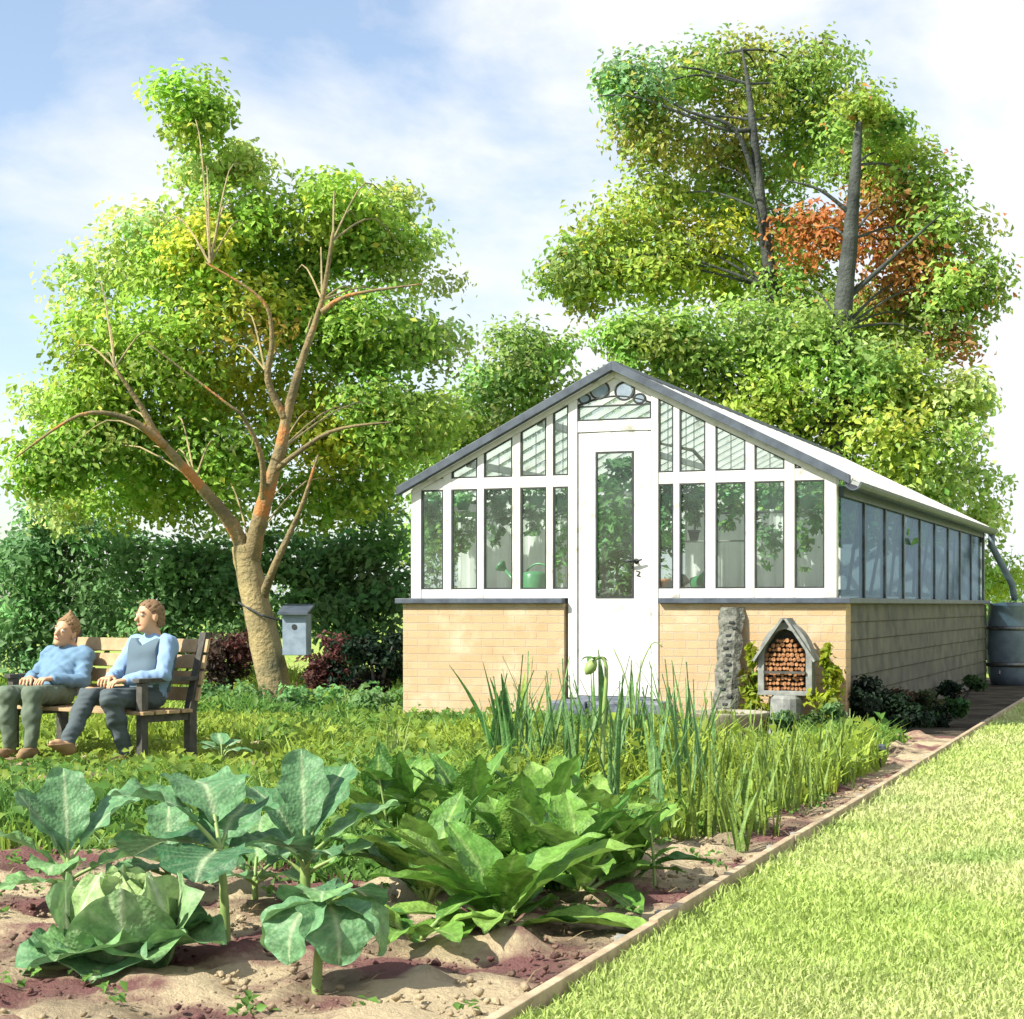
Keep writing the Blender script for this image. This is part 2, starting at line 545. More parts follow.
sheet("side_bed", [edge_pt(10.85, -0.02)[:2], edge_pt(24, -0.02)[:2], edge_pt(24, -1.3)[:2], edge_pt(10.85, -1.3)[:2]], -0.006, 'shade_soil')  # strip along the east wall, shadow painted into its soil
def soil_clods(N=16000):
    base = bmesh.new()
    bmesh.ops.create_icosphere(base, subdivisions=1, radius=1.0)
    bv = np.array([v.co[:] for v in base.verts]); bf = np.array([[v.index for v in f.verts] for f in base.faces])
    base.free()
    t = rng.uniform(0, 1, N) ** 1.4 * 9.0 - 2.0; s_ = -rng.uniform(0.05, 6.0, N)
    X = E0.x + EA.x * t + ER.x * s_; Y = E0.y + EA.y * t + ER.y * s_
    k = (Y > 4.3) & (np.abs(X) < 0.32 * Y)
    X, Y = X[k], Y[k]; n = len(X)
    r = 0.004 + 0.014 * rng.uniform(0, 1, n) ** 4
    V = bv[None] * (1 + rng.normal(0, 0.30, (n, len(bv), 1))) * r[:, None, None] * np.array([1, 1, 0.75]) + np.stack([X, Y, 0.012 + r * 0.3], 1)[:, None]
    F = bf[None] + (np.arange(n) * len(bv))[:, None, None]
    tag(np_mesh("soil_clods", V.reshape(-1, 3), F.reshape(-1, 3), 'soil'), kind='stuff')
soil_clods()

# ------------------------------------------------------------------ scattered leaves and blades
def leaf_cloud(P, N, size, cols, aspect=0.55, fold=0.18):
    """one small folded leaf per point: P (n,3) base points, N (n,3) facing, size (n,)"""
    n = len(P)
    N = N / np.maximum(np.linalg.norm(N, axis=1, keepdims=True), 1e-6)
    r = rng.normal(size=(n, 3))
    A = np.cross(N, r); A /= np.maximum(np.linalg.norm(A, axis=1, keepdims=True), 1e-6)
    B = np.cross(N, A)
    s = size[:, None]
    base = P - A * s * 0.5
    tip = P + A * s * 0.5 - N * s * 0.12
    l_ = P + B * s * aspect * 0.5 + N * s * fold - A * s * 0.06
    r_ = P - B * s * aspect * 0.5 + N * s * fold - A * s * 0.06
    V = np.stack([base, l_, tip, r_], 1).reshape(-1, 3)
    i = np.arange(n)[:, None] * 4
    F = np.concatenate([i + np.array([[0, 2, 1]]), i + np.array([[0, 3, 2]])], 1).reshape(-1, 3)
    return V, F, np.repeat(cols, 4, axis=0)

def crown(name, clumps, leaf, mat='leaf', parent=None, jitter=0.16, sub=14, spread=0.30, bright=1.0, blend=0.22, mix=None):
    """clumps: (centre, (rx, ry, rz), colour, number of leaves). Leaves gather in sprays inside each clump, with gaps between."""
    Ps, Ns, Ss, Cs = [], [], [], []
    for c, r, col, num in clumps:
        c = np.array(c, dtype=float); r = np.array(r, dtype=float)
        k = max(4, int(sub))
        u = rng.normal(size=(k, 3)); u /= np.linalg.norm(u, axis=1, keepdims=True)
        rad = rng.uniform(0.25, 0.92, (k, 1)) ** 0.7
        subc = u * rad
        tint = 1 + rng.normal(0, jitter, (k, 1)) + rng.normal(0, jitter * 0.4, (k, 3))
        w = rng.integers(0, k, num)
        off = np.clip(rng.normal(0, spread, (num, 3)), -1.9 * spread, 1.9 * spread) * np.array([1.0, 1.0, 0.72])
        p = subc[w] + off
        q = p * r
        Ps.append(c + q)
        nn = p * 0.9 + rng.normal(0, 0.6, (num, 3)) + np.array([0, 0, 0.55])
        Ns.append(nn)
        Ss.append(leaf * rng.uniform(0.6, 1.3, num))
        pool = np.array([q_[2] for q_ in clumps] + list(mix or []))
        base_c = np.where(rng.uniform(0, 1, (num, 1)) < blend, pool[rng.integers(0, len(pool), num)], np.array(col)[None, :])
        cc = base_c * bright * tint[w] * (1 + rng.normal(0, 0.10, (num, 1)))
        Cs.append(np.clip(cc, 0.004, 0.8))
    V, F, C = leaf_cloud(np.concatenate(Ps), np.concatenate(Ns), np.concatenate(Ss), np.concatenate(Cs))
    return np_mesh(name, V, F, mat, parent, C)

def blades(X, Y, H, W, cols, lean=0.35, z0=0.0):
    """grass blades: two bent segments each"""
    n = len(X)
    a = rng.uniform(0, 2 * pi, n); b = rng.uniform(0, 2 * pi, n)
    D = np.stack([np.cos(a), np.sin(a), np.zeros(n)], 1)
    S = np.stack([-np.sin(b), np.cos(b), np.zeros(n)], 1)
    P = np.stack([X, Y, np.full(n, z0)], 1)
    h = H[:, None]; w = W[:, None]
    le = (lean * rng.uniform(0.3, 1.3, n))[:, None]
    up = np.array([[0, 0, 1.0]])
    v0 = P - S * w; v1 = P + S * w
    mid = P + up * h * 0.6 + D * h * le * 0.35
    v2 = mid + S * w * 0.8; v3 = mid - S * w * 0.8
    tip = P + up * h * (1 - 0.25 * le) + D * h * le
    V = np.stack([v0, v1, v2, v3, tip], 1).reshape(-1, 3)
    i = np.arange(n)[:, None] * 5
    F = np.concatenate([i + np.array([[0, 1, 2]]), i + np.array([[0, 2, 3]]), i + np.array([[3, 2, 4]])], 1).reshape(-1, 3)
    return V, F, np.repeat(cols, 5, axis=0)

def patch_noise(X, Y, f, seed):
    g = np.random.default_rng(seed)
    o = np.zeros_like(X)
    for k in range(7):
        q = f * g.uniform(0.5, 2.0); an = g.uniform(0, 2 * pi)
        o += np.sin((X * cos(an) + Y * sin(an)) * q + g.uniform(0, 6.28))
    return o / 7 ** 0.5

# mown lawn, denser near the eye
def lawn_blades():
    N = 270000
    t = rng.uniform(0, 1, N) ** 1.7 * 17 - 1.0
    s = rng.uniform(0.0, 1, N) * (3.0 + 0.42 * (t + 1)) + 0.03
    X = E0.x + EA.x * t + ER.x * s; Y = E0.y + EA.y * t + ER.y * s
    k = (Y > 4.4) & (np.abs(X) < 0.32 * Y + 1.7)
    X, Y = X[k], Y[k]
    m = patch_noise(X, Y, 1.3, 5)[:, None] * 0.5 + 0.5 + rng.normal(0, 0.22, (len(X), 1))
    m = np.clip(m, 0, 1)
    C = np.array([[0.37, 0.48, 0.125]]) * (1 - m) + np.array([[0.52, 0.55, 0.25]]) * m
    w2 = np.clip(patch_noise(X, Y, 3.2, 9)[:, None] - 0.7, 0, 1)
    C = C * (1 - w2 * 0.75) + np.array([[0.20, 0.34, 0.07]]) * w2 * 0.75
    s = (X - E0.x) * ER.x + (Y - E0.y) * ER.y
    H = rng.uniform(0.018, 0.042, len(X)) * (1 + 1.6 * np.exp(-s / 0.06) * rng.uniform(0.2, 1, len(X))) * np.where(patch_noise(X, Y, 2.2, 21) > 1.1, 0.55, 1) * (0.8 + Y * 0.03)
    V, F, CC = blades(X, Y, H, 0.0016 + 0.00045 * Y * rng.uniform(0.6, 1.2, len(X)), C, 0.8)
    tag(np_mesh("lawn_grass", V, F, 'grass', None, CC), kind='stuff')
lawn_blades()

# rough growth between the bed and the greenhouse and round the bench
def rough_grass():
    N = 175000
    Y = rng.uniform(7.0, 25, N)
    X = rng.uniform(-1, 1, N) * (0.33 * Y + 1.3)
    tl = (X - E0.x) * EA.x + (Y - E0.y) * EA.y
    sl = (X - E0.x) * ER.x + (Y - E0.y) * ER.y
    px = 512 + FPX * X / Y
    near = np.where(px < 300, 8.3, np.where(px < 640, 7.7, 8.4))
    m = patch_noise(X, Y, 1.6, 11)
    k = (sl < np.where(tl > 10.2, -3.0, -0.34) + 0.12 * m) & ~((np.abs(X - 1.82) < 0.55) & (Y > 12.2) & (Y < 15.2) & (rng.uniform(0, 1, N) < 0.8)) & ~in_house(X, Y, 0.05) & (Y > near + 0.5 * m)
    X, Y, m = X[k], Y[k], m[k]
    mm = np.clip(m * 0.45 + 0.5 + rng.normal(0, 0.25, len(X)), 0, 1)[:, None]
    C = np.array([[0.12, 0.26, 0.05]]) * (1 - mm) + np.array([[0.33, 0.43, 0.06]]) * mm
    H = rng.uniform(0.06, 0.22, len(X)) * (1 + 0.5 * np.clip(m, 0, 2))
    H *= 0.45 + 0.75 * np.clip(patch_noise(X, Y, 2.6, 77) * 0.6 + 0.6, 0, 1.6)
    H *= np.where((np.abs(X + 3.2) < 1.6) & (Y > 11.0) & (Y < 14.2), 0.40, 1)
    V, F, CC = blades(X, Y, H, 0.004 + 0.0006 * Y * rng.uniform(0.5, 1.2, len(X)), C, 0.7)
    tag(np_mesh("rough_grass", V, F, 'grass', None, CC), kind='stuff')
    # broad-leaved ground cover low among it
    j = rng.choice(len(X), 30000, replace=False)
    P = np.stack([X[j], Y[j], H[j] * rng.uniform(0.2, 1.0, len(j))], 1)
    Nn = rng.normal(0, 0.5, (len(j), 3)) + np.array([0, -0.3, 1.0])
    V, F, CC = leaf_cloud(P, Nn, rng.uniform(0.05, 0.11, len(j)), np.clip(C[j] * rng.uniform(0.7, 1.15, (len(j), 1)), 0, 1), 0.7)
    tag(np_mesh("ground_cover", V, F, 'leaf', None, CC), kind='stuff')
rough_grass()

# ------------------------------------------------------------------ the greenhouse
house = tag(empty("greenhouse", GC, TH), "white timber greenhouse with gabled glass roof on a low buff brick base", "greenhouse")
eye_l = Vector(((Vector((0, 0, 0)) - GC).dot(GU), (Vector((0, 0, 0)) - GC).dot(GN), EYE))
def front(px, py, y0=0.0):
    """where a picture point falls on the plane y = y0 of the greenhouse"""
    d = Vector(((px - 512) / FPX, 1.0, -(py - HOR) / FPX))
    dl = Vector((d.dot(GU), d.dot(GN), d.z))
    k = (y0 - eye_l.y) / dl.y
    p = eye_l + dl * k
    return p.x, p.z
def fx(px, y0=0.05):
    return front(px, 600, y0)[0]

XR = -GW / 2                                      # ridge over the middle of the front
EZ, RZ = 2.27, 3.38
OV = 0.04
SL = (RZ - EZ) / (GW / 2 + OV)
def roof_z(x):
    return RZ - SL * abs(x - XR)
SILL0, SILL1 = 1.165, 1.215
TR0, TR1 = front(500, 488)[1], front(500, 477)[1]
xl0, xl1 = fx(412), fx(422)
xr0, xr1 = fx(825), fx(837)
dl0, dl1 = fx(569), fx(578)                       # door posts
dr0, dr1 = fx(652), fx(659)
FY0, FY1 = 0.03, 0.11                             # front frame, outer and inner face

def wall_part(name, x0, x1, y0, y1, z0=0.0, z1=SILL0, mat='brick'):
    return MB().box((x0, y0, z0), (x1, y1, z1)).build(name, mat, house, 0.006)
wall_part("brick_base", -GW, dl0 - 0.03, 0.0, 0.22)
wall_part("brick_base", dr1 + 0.02, 0.0, 0.0, 0.22)
wall_part("brick_base", -0.22, -0.03, 0.22, GL)
for k in range(7):                                 # boards clad the long east side, its shade put into their colour
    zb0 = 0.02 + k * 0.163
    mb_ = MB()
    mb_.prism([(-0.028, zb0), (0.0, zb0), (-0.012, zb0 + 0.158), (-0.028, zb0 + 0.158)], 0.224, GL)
    mb_.build("side_board", 'shade_wood', house, 0.003)
wall_part("brick_base", -GW, -GW + 0.22, 0.22, GL)
wall_part("brick_base", -GW + 0.22, -0.22, GL - 0.22, GL)
MB().box((-GW + 0.22, 0.22, 0.0), (-0.22, GL - 0.22, 0.06)).build("paved_floor", 'concrete', house)
# dark sill boards
for x0, x1 in ((-GW - 0.06, dl0 - 0.03), (dr1 + 0.02, 0.05)):
    MB().box((x0, -0.06, SILL0), (x1, 0.20, SILL1)).build("sill", 'slate_paint', house, 0.006)
MB().box((-0.20, 0.20, SILL0), (0.05, GL, SILL1)).build("sill", 'slate_paint', house, 0.006)
MB().box((-GW - 0.06, 0.20, SILL0), (-GW + 0.2, GL, SILL1)).build("sill", 'slate_paint', house, 0.006)

def gable_bar(x0, x1, z0, top=None, y0=FY0, y1=FY1):
    z = (lambda x: roof_z(x) - 0.06) if top is None else (lambda x: top)
    pts = [(x0, z0), (x1, z0), (x1, z(x1)), (x0, z(x0))]
    if top is None and x0 < XR < x1:
        pts = [(x0, z0), (x1, z0), (x1, z(x1)), (XR, z(XR)), (x0, z(x0))]
    return pts
LB = [(xl0, xl1), (fx(444), fx(452)), (fx(478), fx(484.5)), (fx(513), fx(521)), (fx(547), fx(553.5)), (dl0, dl1)]
RB = [(dr0, dr1), (fx(674), fx(680)), (fx(706), fx(716)), (fx(746), fx(755)), (fx(785), fx(795)), (xr0, xr1)]
for bars in (LB, RB):
    for i, (x0, x1) in enumerate(bars):
        post = i in (0, 5)
        e = 0.004 if post else 0.0
        inner_post = (bars is LB and i == 5) or (bars is RB and i == 0)
        z0 = 0.28 if inner_post else SILL1
        MB().prism(gable_bar(x0, x1, z0), FY0 - e, FY1 + e).build("post" if post else "mullion", 'white_paint', house, 0.004)
    for i in range(5):
        x0, x1 = bars[i][1], bars[i + 1][0]
        MB().box((x0, FY0 + 0.003, SILL1), (x1, FY1, SILL1 + 0.085)).build("bottom_rail", 'white_paint', house, 0.003)
        zt = min(roof_z(x0), roof_z(x1)) - 0.10
        if TR0 < zt:
            MB().box((x0, FY0 + 0.003, TR0), (x1, FY1, TR1)).build("transom", 'white_paint', house, 0.003)
        # panes: the lower light, then the raked one above the transom
        def pane(poly):
            g = MB().prism(inset(poly, 0.002), 0.060, 0.066).build("window_pane", 'glass', house)
            MB().ring(inset(poly, 0.001), inset(poly, 0.015), 0.036, 0.056).build("glazing_seal", 'black_seal', g)
        pane([(x0, SILL1 + 0.085), (x1, SILL1 + 0.085), (x1, TR0), (x0, TR0)])
        top = [(x0, TR1), (x1, TR1), (x1, roof_z(x1) - 0.105), (x0, roof_z(x0) - 0.105)]
        if bars is LB and top[3][1] < TR1 + 0.02:
            xi = XR - (RZ - 0.105 - TR1 - 0.02) / SL
            top = [(xi, TR1), (x1, TR1), (x1, roof_z(x1) - 0.105), (xi, TR1 + 0.02)]
        if bars is RB and top[2][1] < TR1 + 0.02:
            xi = XR + (RZ - 0.105 - TR1 - 0.02) / SL
            top = [(x0, TR1), (xi, TR1), (xi, TR1 + 0.02), (x0, roof_z(x0) - 0.105)]
        if top[1][0] - top[0][0] > 0.05:
            pane(top)
# raked white rail and dark barge boards
for sg in (-1, 1):
    def rake(o0, o1, ext):
        xe = XR + sg * (GW / 2 + ext)
        return [(XR, RZ - o1), (XR, RZ - o0), (xe, roof_z(xe) - o0), (xe, roof_z(xe) - o1)]
    MB().prism(rake(0.05, 0.11, -0.09), FY0 - 0.012, FY1 - 0.02).build("rake_rail", 'white_paint', house, 0.004)
    MB().prism(rake(-0.03, 0.052, OV), -0.07, FY0 - 0.016).build("barge_board", 'slate_paint', house, 0.004)

# door bay
DZ0, DZ1 = 0.30, front(615, 432)[1]
HB = front(615, 425)[1]
MB().box((dl1, FY0 + 0.003, DZ1 + 0.012), (dr0, FY1, HB + 0.05)).build("door_head", 'white_paint', house, 0.004)
door = MB()
gx0, gx1 = fx(596), fx(634)
gz0, gz1 = front(615, 598)[1], front(615, 451)[1]
door.ring([(dl1 + 0.008, DZ0), (dr0 - 0.008, DZ0), (dr0 - 0.008, DZ1), (dl1 + 0.008, DZ1)], [(gx0, gz0), (gx1, gz0), (gx1, gz1), (gx0, gz1)], 0.040, 0.085)
door = door.build("door", 'white_paint', house, 0.004)
MB().prism([(gx0, gz0), (gx1, gz0), (gx1, gz1), (gx0, gz1)], 0.058, 0.064).build("door_pane", 'glass', door)
q = [(gx0, gz0), (gx1, gz0), (gx1, gz1), (gx0, gz1)]
MB().ring(q, inset(q, 0.018), 0.034, 0.056).build("glazing_seal", 'black_seal', door)
hx, hz = front(634, 561)
h = MB()
h.tube([(hx + 0.01, 0.04, hz), (hx + 0.01, -0.01, hz)], 0.011, 10)
h.tube([(hx + 0.02, -0.012, hz), (hx - 0.02, -0.02, hz + 0.004), (hx - 0.07, -0.016, hz - 0.004), (hx - 0.10, -0.008, hz)], [0.012, 0.013, 0.010, 0.007], 10)
h.tube([(hx + 0.02, -0.012, hz), (hx + 0.08, -0.010, hz + 0.012)], [0.010, 0.007], 10)
h.tube([(hx + 0.01, 0.041, hz), (hx + 0.01, 0.034, hz)], 0.026, 16)
h.build("door_handle", 'black_seal', door, smooth=True)
kx, kz = front(637, 574)
MB().tube([(kx - 0.02, 0.037, kz + 0.03), (kx + 0.015, 0.035, kz + 0.022), (kx + 0.005, 0.035, kz), (kx - 0.015, 0.035, kz - 0.012), (kx + 0.02, 0.037, kz - 0.022)], 0.005, 8).build("key_hook", 'black_seal', door)
# fanlight with a pierced scroll panel
fz0, fz1 = HB + 0.05, front(615, 404)[1]
pl = [(dl1, fz0), (dr0, fz0), (dr0, fz1), (dl1, fz1)]
fan = MB().prism(inset(pl, 0.002), 0.060, 0.066).build("fanlight_pane", 'glass', house)
MB().ring(inset(pl, 0.001), inset(pl, 0.016), 0.036, 0.056).build("glazing_seal", 'black_seal', fan)
sp = [(dl1, fz1)]
for k in range(13):                               # arched lower edge
    t = k / 12
    sp.append((dl1 + (dr0 - dl1) * t, fz1 + 0.075 * sin(pi * t)))
sp.append((dr0, roof_z(dr0) - 0.105))
sp.append((XR, RZ - 0.105))
sp.append((dl1, roof_z(dl1) - 0.105))
scp = MB().prism(sp[1:], 0.045, 0.08).build("scroll_panel", 'white_paint', house)
arc = [(dl1 + (dr0 - dl1) * k / 12, 0.042, fz1 + 0.075 * sin(pi * k / 12) + 0.004) for k in range(13)]
MB().tube(arc, 0.010, 6).build("arch_moulding", 'black_seal', scp)
for px, py, rx, rz in ((599.5, 390, 0.092, 0.082), (624.5, 391, 0.092, 0.082), (584.5, 399, 0.055, 0.042), (639.5, 398.5, 0.055, 0.042)):
    x, z = front(px, py, 0.04)
    el = [(x + rx * cos(2 * pi * k / 24), z + rz * sin(2 * pi * k / 24)) for k in range(24)]
    MB().tube([(a, 0.040, b) for a, b in el] + [(el[0][0], 0.040, el[0][1])], 0.010, 6).build("scroll_ring", 'black_seal', scp)
    MB().prism([(x + rx * 0.8 * cos(2 * pi * k / 24), z + rz * 0.8 * sin(2 * pi * k / 24)) for k in range(24)], 0.036, 0.042).build("scroll_roundel", 'box_blue', scp)
# doorstep of dark slate blocks
for k, (p0, p1, z0, z1, yo) in enumerate(((549, 585, 0.13, 0.27, -0.40), (586, 606, 0.14, 0.262, -0.37), (607, 661, 0.15, 0.27, -0.35))):
    x0, x1 = front(p0, 700, yo)[0], front(p1, 700, yo)[0]
    MB().box((x0, yo, z0), (x1, -0.02, z1)).build("doorstep", 'slate', house, 0.02)
MB().box((front(556, 700, -.3)[0], -0.30, -0.02), (front(655, 700, -.3)[0], -0.02, 0.128)).build("step_footing", 'stone', house, 0.01)
MB().box((dl1, 0.0, 0.10), (dr0, 0.16, 0.294)).build("threshold", 'slate', house, 0.006)

# long east side: posts, glass, eaves gutter
SX = -0.07
nb = 9
SY0, SY1 = FY1 + 0.004, GL - 0.10
EPZ = EZ - 0.08
MB().box((SX - 0.05, SY0, EPZ - 0.07), (SX + 0.03, SY1, EPZ + 0.02)).build("eaves_plate", 'slate_paint', house, 0.004)
for k in range(nb):
    y0 = SY0 + (SY1 - SY0) * k / nb
    y1 = SY0 + (SY1 - SY0) * (k + 1) / nb
    if k:
        MB().box((SX - 0.045, y0 - 0.03, SILL1), (SX + 0.012, y0 + 0.03, EPZ - 0.07)).build("side_mullion", 'slate_paint', house, 0.004)
    g = MB().box((SX - 0.008, y0 + 0.03, SILL1), (SX - 0.002, y1 - 0.03, EPZ - 0.07)).build("side_pane", 'shade_glass', house)
MB().box((SX - 0.06, SY1, SILL1), (SX + 0.04, GL - 0.002, EPZ + 0.02)).build("post", 'slate_paint', house, 0.004)
gut = MB()
prof = [(0.075 * cos(pi + pi * k / 8), 0.075 * sin(pi + pi * k / 8)) for k in range(9)]
prof += [(0.062 * cos(2 * pi - pi * k / 8), 0.062 * sin(2 * pi - pi * k / 8)) for k in range(9)]
gut.prism([(OV + 0.03 + x, EZ - 0.035 + z) for x, z in prof], -0.04, GL + 0.05)
gut.build("gutter", 'slate_paint', house)
MB().tube([(OV + 0.03, GL - 0.05, EZ - 0.10), (OV + 0.03, GL - 0.05, EZ - 0.26), (OV + 0.12, GL + 0.02, EZ - 0.45), (OV + 0.30, GL + 0.10, 1.45), (OV + 0.34, GL + 0.12, 1.22)], 0.05, 10).build("downpipe", 'blue_grey', house, smooth=True)
# west side
for k in range(nb + 1):
    y = SY0 + (SY1 - SY0) * k / nb
    MB().box((-GW + 0.05, y - 0.03, SILL1), (-GW + 0.12, y + 0.03, EPZ - 0.07)).build("side_mullion", 'white_paint', house)
for k in range(nb):
    y0 = SY0 + (SY1 - SY0) * k / nb
    y1 = SY0 + (SY1 - SY0) * (k + 1) / nb
    MB().box((-GW + 0.08, y0 + 0.03, SILL1), (-GW + 0.086, y1 - 0.03, EPZ - 0.07)).build("side_pane", 'glass', house)
MB().box((-GW + 0.04, SY0, EPZ - 0.07), (-GW + 0.13, SY1, EPZ + 0.02)).build("eaves_plate", 'white_paint', house)
# roof slopes
for sg in (-1, 1):
    xe = XR + sg * (GW / 2 + OV)
    nx, nzv = sg * SL / sqrt(1 + SL * SL), 1 / sqrt(1 + SL * SL)
    def slab(o0, o1, y0, y1, xa=XR + sg * 0.02, xb=xe):
        mb = MB()
        V = []
        for y in (y0, y1):
            for xx, o in ((xa, o0), (xb, o0), (xb, o1), (xa, o1)):
                V.append((xx + nx * o, y, roof_z(xx) + nzv * o))
        return mb.add(V, [(0, 1, 2, 3), (7, 6, 5, 4), (0, 4, 5, 1), (1, 5, 6, 2), (2, 6, 7, 3), (3, 7, 4, 0)])
    slab(-0.012, -0.006, FY0, GL - 0.02).build("roof_glass", 'glass', house)
    bars = MB()
    for k in range(28):
        y = 0.10 + (GL - 0.2) * k / 27
        s = slab(-0.055, 0.012, y - 0.016, y + 0.016, XR + sg * 0.05)
        bars.add(s.v, s.f)
    bars.build("roof_frame", 'white_paint', house)
    for fr in (0.36, 0.70):
        xm = XR + sg * (GW / 2) * fr
        MB().box((xm - 0.03, 0.12, roof_z(xm) - 0.13), (xm + 0.03, GL - 0.12, roof_z(xm) - 0.065)).build("purlin", 'white_paint', house)
MB().prism([(XR - 0.09, RZ - 0.045), (XR, RZ - 0.005), (XR + 0.09, RZ - 0.045), (XR + 0.09, RZ - 0.02), (XR + 0.02, RZ + 0.035), (XR - 0.02, RZ + 0.035), (XR - 0.09, RZ - 0.02)], -0.04, GL + 0.04).build("ridge_cap", 'slate_paint', house, 0.004)
# rear gable: boarded low, glazed above
MB().box((-GW + 0.05, GL - 0.12, SILL1), (-0.06, GL - 0.07, 2.05)).build("rear_boarding", 'white_paint', house)
rg = MB()
for k in range(9):
    x = -GW + 0.15 + (GW - 0.3) * k / 8
    rg.prism([(x - 0.03, 2.05), (x + 0.03, 2.05), (x + 0.03, roof_z(x + 0.03) - 0.06), (x - 0.03, roof_z(x - 0.03) - 0.06)], GL - 0.12, GL - 0.07)
rg.build("rear_frame", 'white_paint', house)
MB().prism([(-GW + 0.06, 2.052), (-0.06, 2.052), (-0.06, roof_z(-0.06) - 0.06), (XR, RZ - 0.06), (-GW + 0.06, roof_z(-GW + 0.06) - 0.06)], GL - 0.098, GL - 0.092).build("rear_glass", 'glass', house)

# ---- inside the greenhouse
def house_world(x, y, z):
    return gl(x, y, z)
BT = 1.30                                          # staging height
def staging(x0, x1, y0, y1, label):
    t = tag(empty("staging_bench", house_world((x0 + x1) / 2, (y0 + y1) / 2, 0.06), TH), label, "staging")
    hx_, hy_ = (x1 - x0) / 2, (y1 - y0) / 2
    s = MB()
    nn = int((x1 - x0) / 0.11)
    for k in range(nn):
        xa = -hx_ + (x1 - x0) * k / nn
        s.box((xa + 0.008, -hy_, BT - 0.10), (xa + (x1 - x0) / nn - 0.008, hy_, BT - 0.06))
    s.build("slat_top", 'white_paint', t)
    for a in (-1, 1):
        for b in (-1, 1):
            MB().box((a * (hx_ - 0.06) - 0.03, b * (hy_ - 0.06) - 0.03, 0), (a * (hx_ - 0.06) + 0.03, b * (hy_ - 0.06) + 0.03, BT - 0.10)).build("leg", 'white_paint', t)
    return t
staging(-GW + 0.3, dl0 - 0.05, 0.26, 0.78, "white slatted staging under the watering can inside the greenhouse")
staging(dr1 + 0.05, -0.3, 0.26, 0.78, "white slatted staging under the tilted seed tray inside the greenhouse")
staging(-GW + 0.3, -GW + 1.25, 1.3, 8.5, "long white slatted staging against the far west glass of the greenhouse")
staging(-1.25, -0.3, 1.3, 8.5, "long white slatted staging along the shaded east glass of the greenhouse")

def in_front(px, py, y0, z=None):
    x, zz = front(px, py, y0)
    return house_world(x, y0, zz if z is None else z)

# watering can
wc = tag(empty("watering_can", in_front(534, 580, 0.42, BT - 0.058), TH), "green watering can standing on staging behind the front glass", "watering can")
b = MB().lathe([(0.118, 0.0), (0.125, 0.01), (0.118, 0.20), (0.10, 0.225), (0.05, 0.235)], 28)
b.build("body", 'can_green', wc, smooth=True)
MB().tube([(-0.10, 0, 0.05), (-0.20, 0, 0.13), (-0.30, 0, 0.25)], [0.024, 0.019, 0.015], 10).build("spout", 'can_green', wc, smooth=True)
rm = Matrix.Translation((-0.30, 0, 0.25)) @ Matrix.Rotation(R(-50), 4, 'Y')
MB().lathe([(0.015, 0.0), (0.06, 0.06), (0.065, 0.075), (0.0, 0.085)], 20, rm).build("rose", 'can_green', wc, smooth=True)
hp = [(0.0 + 0.16 * cos(t) * 0.9 + 0.05, 0, 0.16 + 0.15 * sin(t)) for t in np.linspace(R(150), R(-35), 12)]
MB().tube(hp, 0.011, 8).build("handle", 'can_green', wc, smooth=True)

# seed tray tipped up, with a green pot lying before it
st = tag(empty("seed_tray", in_front(672, 581, 0.42, BT - 0.05), TH), "slatted wooden seed tray tipped up against a pot inside the glass", "tray")
st.rotation_euler = (0, R(-38), TH + 0.1)
MB().box((-0.18, -0.12, 0.0), (0.18, 0.12, 0.012)).build("base", 'bench_wood', st)
for p, q in (((-0.18, -0.135, 0), (0.18, -0.121, 0.09)), ((-0.18, 0.121, 0), (0.18, 0.135, 0.09)), ((-0.195, -0.135, 0), (-0.181, 0.135, 0.09)), ((0.181, -0.135, 0), (0.195, 0.135, 0.09))):
    MB().box(p, q).build("side_board", 'grey_wood', st)
def flower_pot(loc, r, h, mat, label, rot=(0, 0, 0), grp=None):
    o = MB().lathe([(r * 0.68, 0), (r * 0.95, h * 0.78), (r * 1.1, h * 0.78), (r * 1.12, h), (r * 0.98, h), (r * 0.9, h * 0.8), (r * 0.6, 0.03)], 24).build("flower_pot", mat, None, smooth=True)
    o.location = loc; o.rotation_euler = rot
    return tag(o, label, "pot", grp)
flower_pot(in_front(692, 578, 0.36, BT + 0.045), 0.085, 0.17, 'can_green', "green pot lying on its side beside the tilted seed tray", (R(78), R(20), R(60)))
flower_pot(in_front(662, 581, 0.62, BT - 0.058), 0.08, 0.16, 'terracotta', "terracotta pot propping up the tilted seed tray")
# hanging shelf with a small fork standing in a pot
sx0, sz = front(684, 541, 0.45); sx1, _ = front(748, 541, 0.45)
shf = tag(empty("hanging_shelf", house_world((sx0 + sx1) / 2, 0.45, sz), TH), "thin dark shelf hung behind the glass east of the door", "shelf")
wdt = (sx1 - sx0) / 2
MB().box((-wdt, -0.09, -0.012), (wdt, 0.09, 0.0)).build("shelf_board", 'grey_wood', shf)
for a_ in (-1, 1):
    MB().tube([(a_ * (wdt - 0.02), 0.0, -0.01), (a_ * (wdt - 0.02), 0.0, roof_z((sx0 + sx1) / 2 + a_ * wdt) - sz - 0.07)], 0.004, 6).build("hanging_wire", 'metal', shf)
flower_pot(house_world(front(694, 540, .45)[0], 0.45, sz + 0.001), 0.055, 0.10, 'black_seal', "small black pot on the hanging shelf holding a hand fork")
fk = tag(empty("hand_fork", house_world(front(694, 540, .45)[0], 0.45, sz + 0.03), TH), "small dark hand fork standing upright in the black pot", "hand fork")
MB().tube([(0, 0, 0), (0.012, 0, 0.12)], 0.012, 8).build("handle", 'dark_wood', fk)
tn = MB()
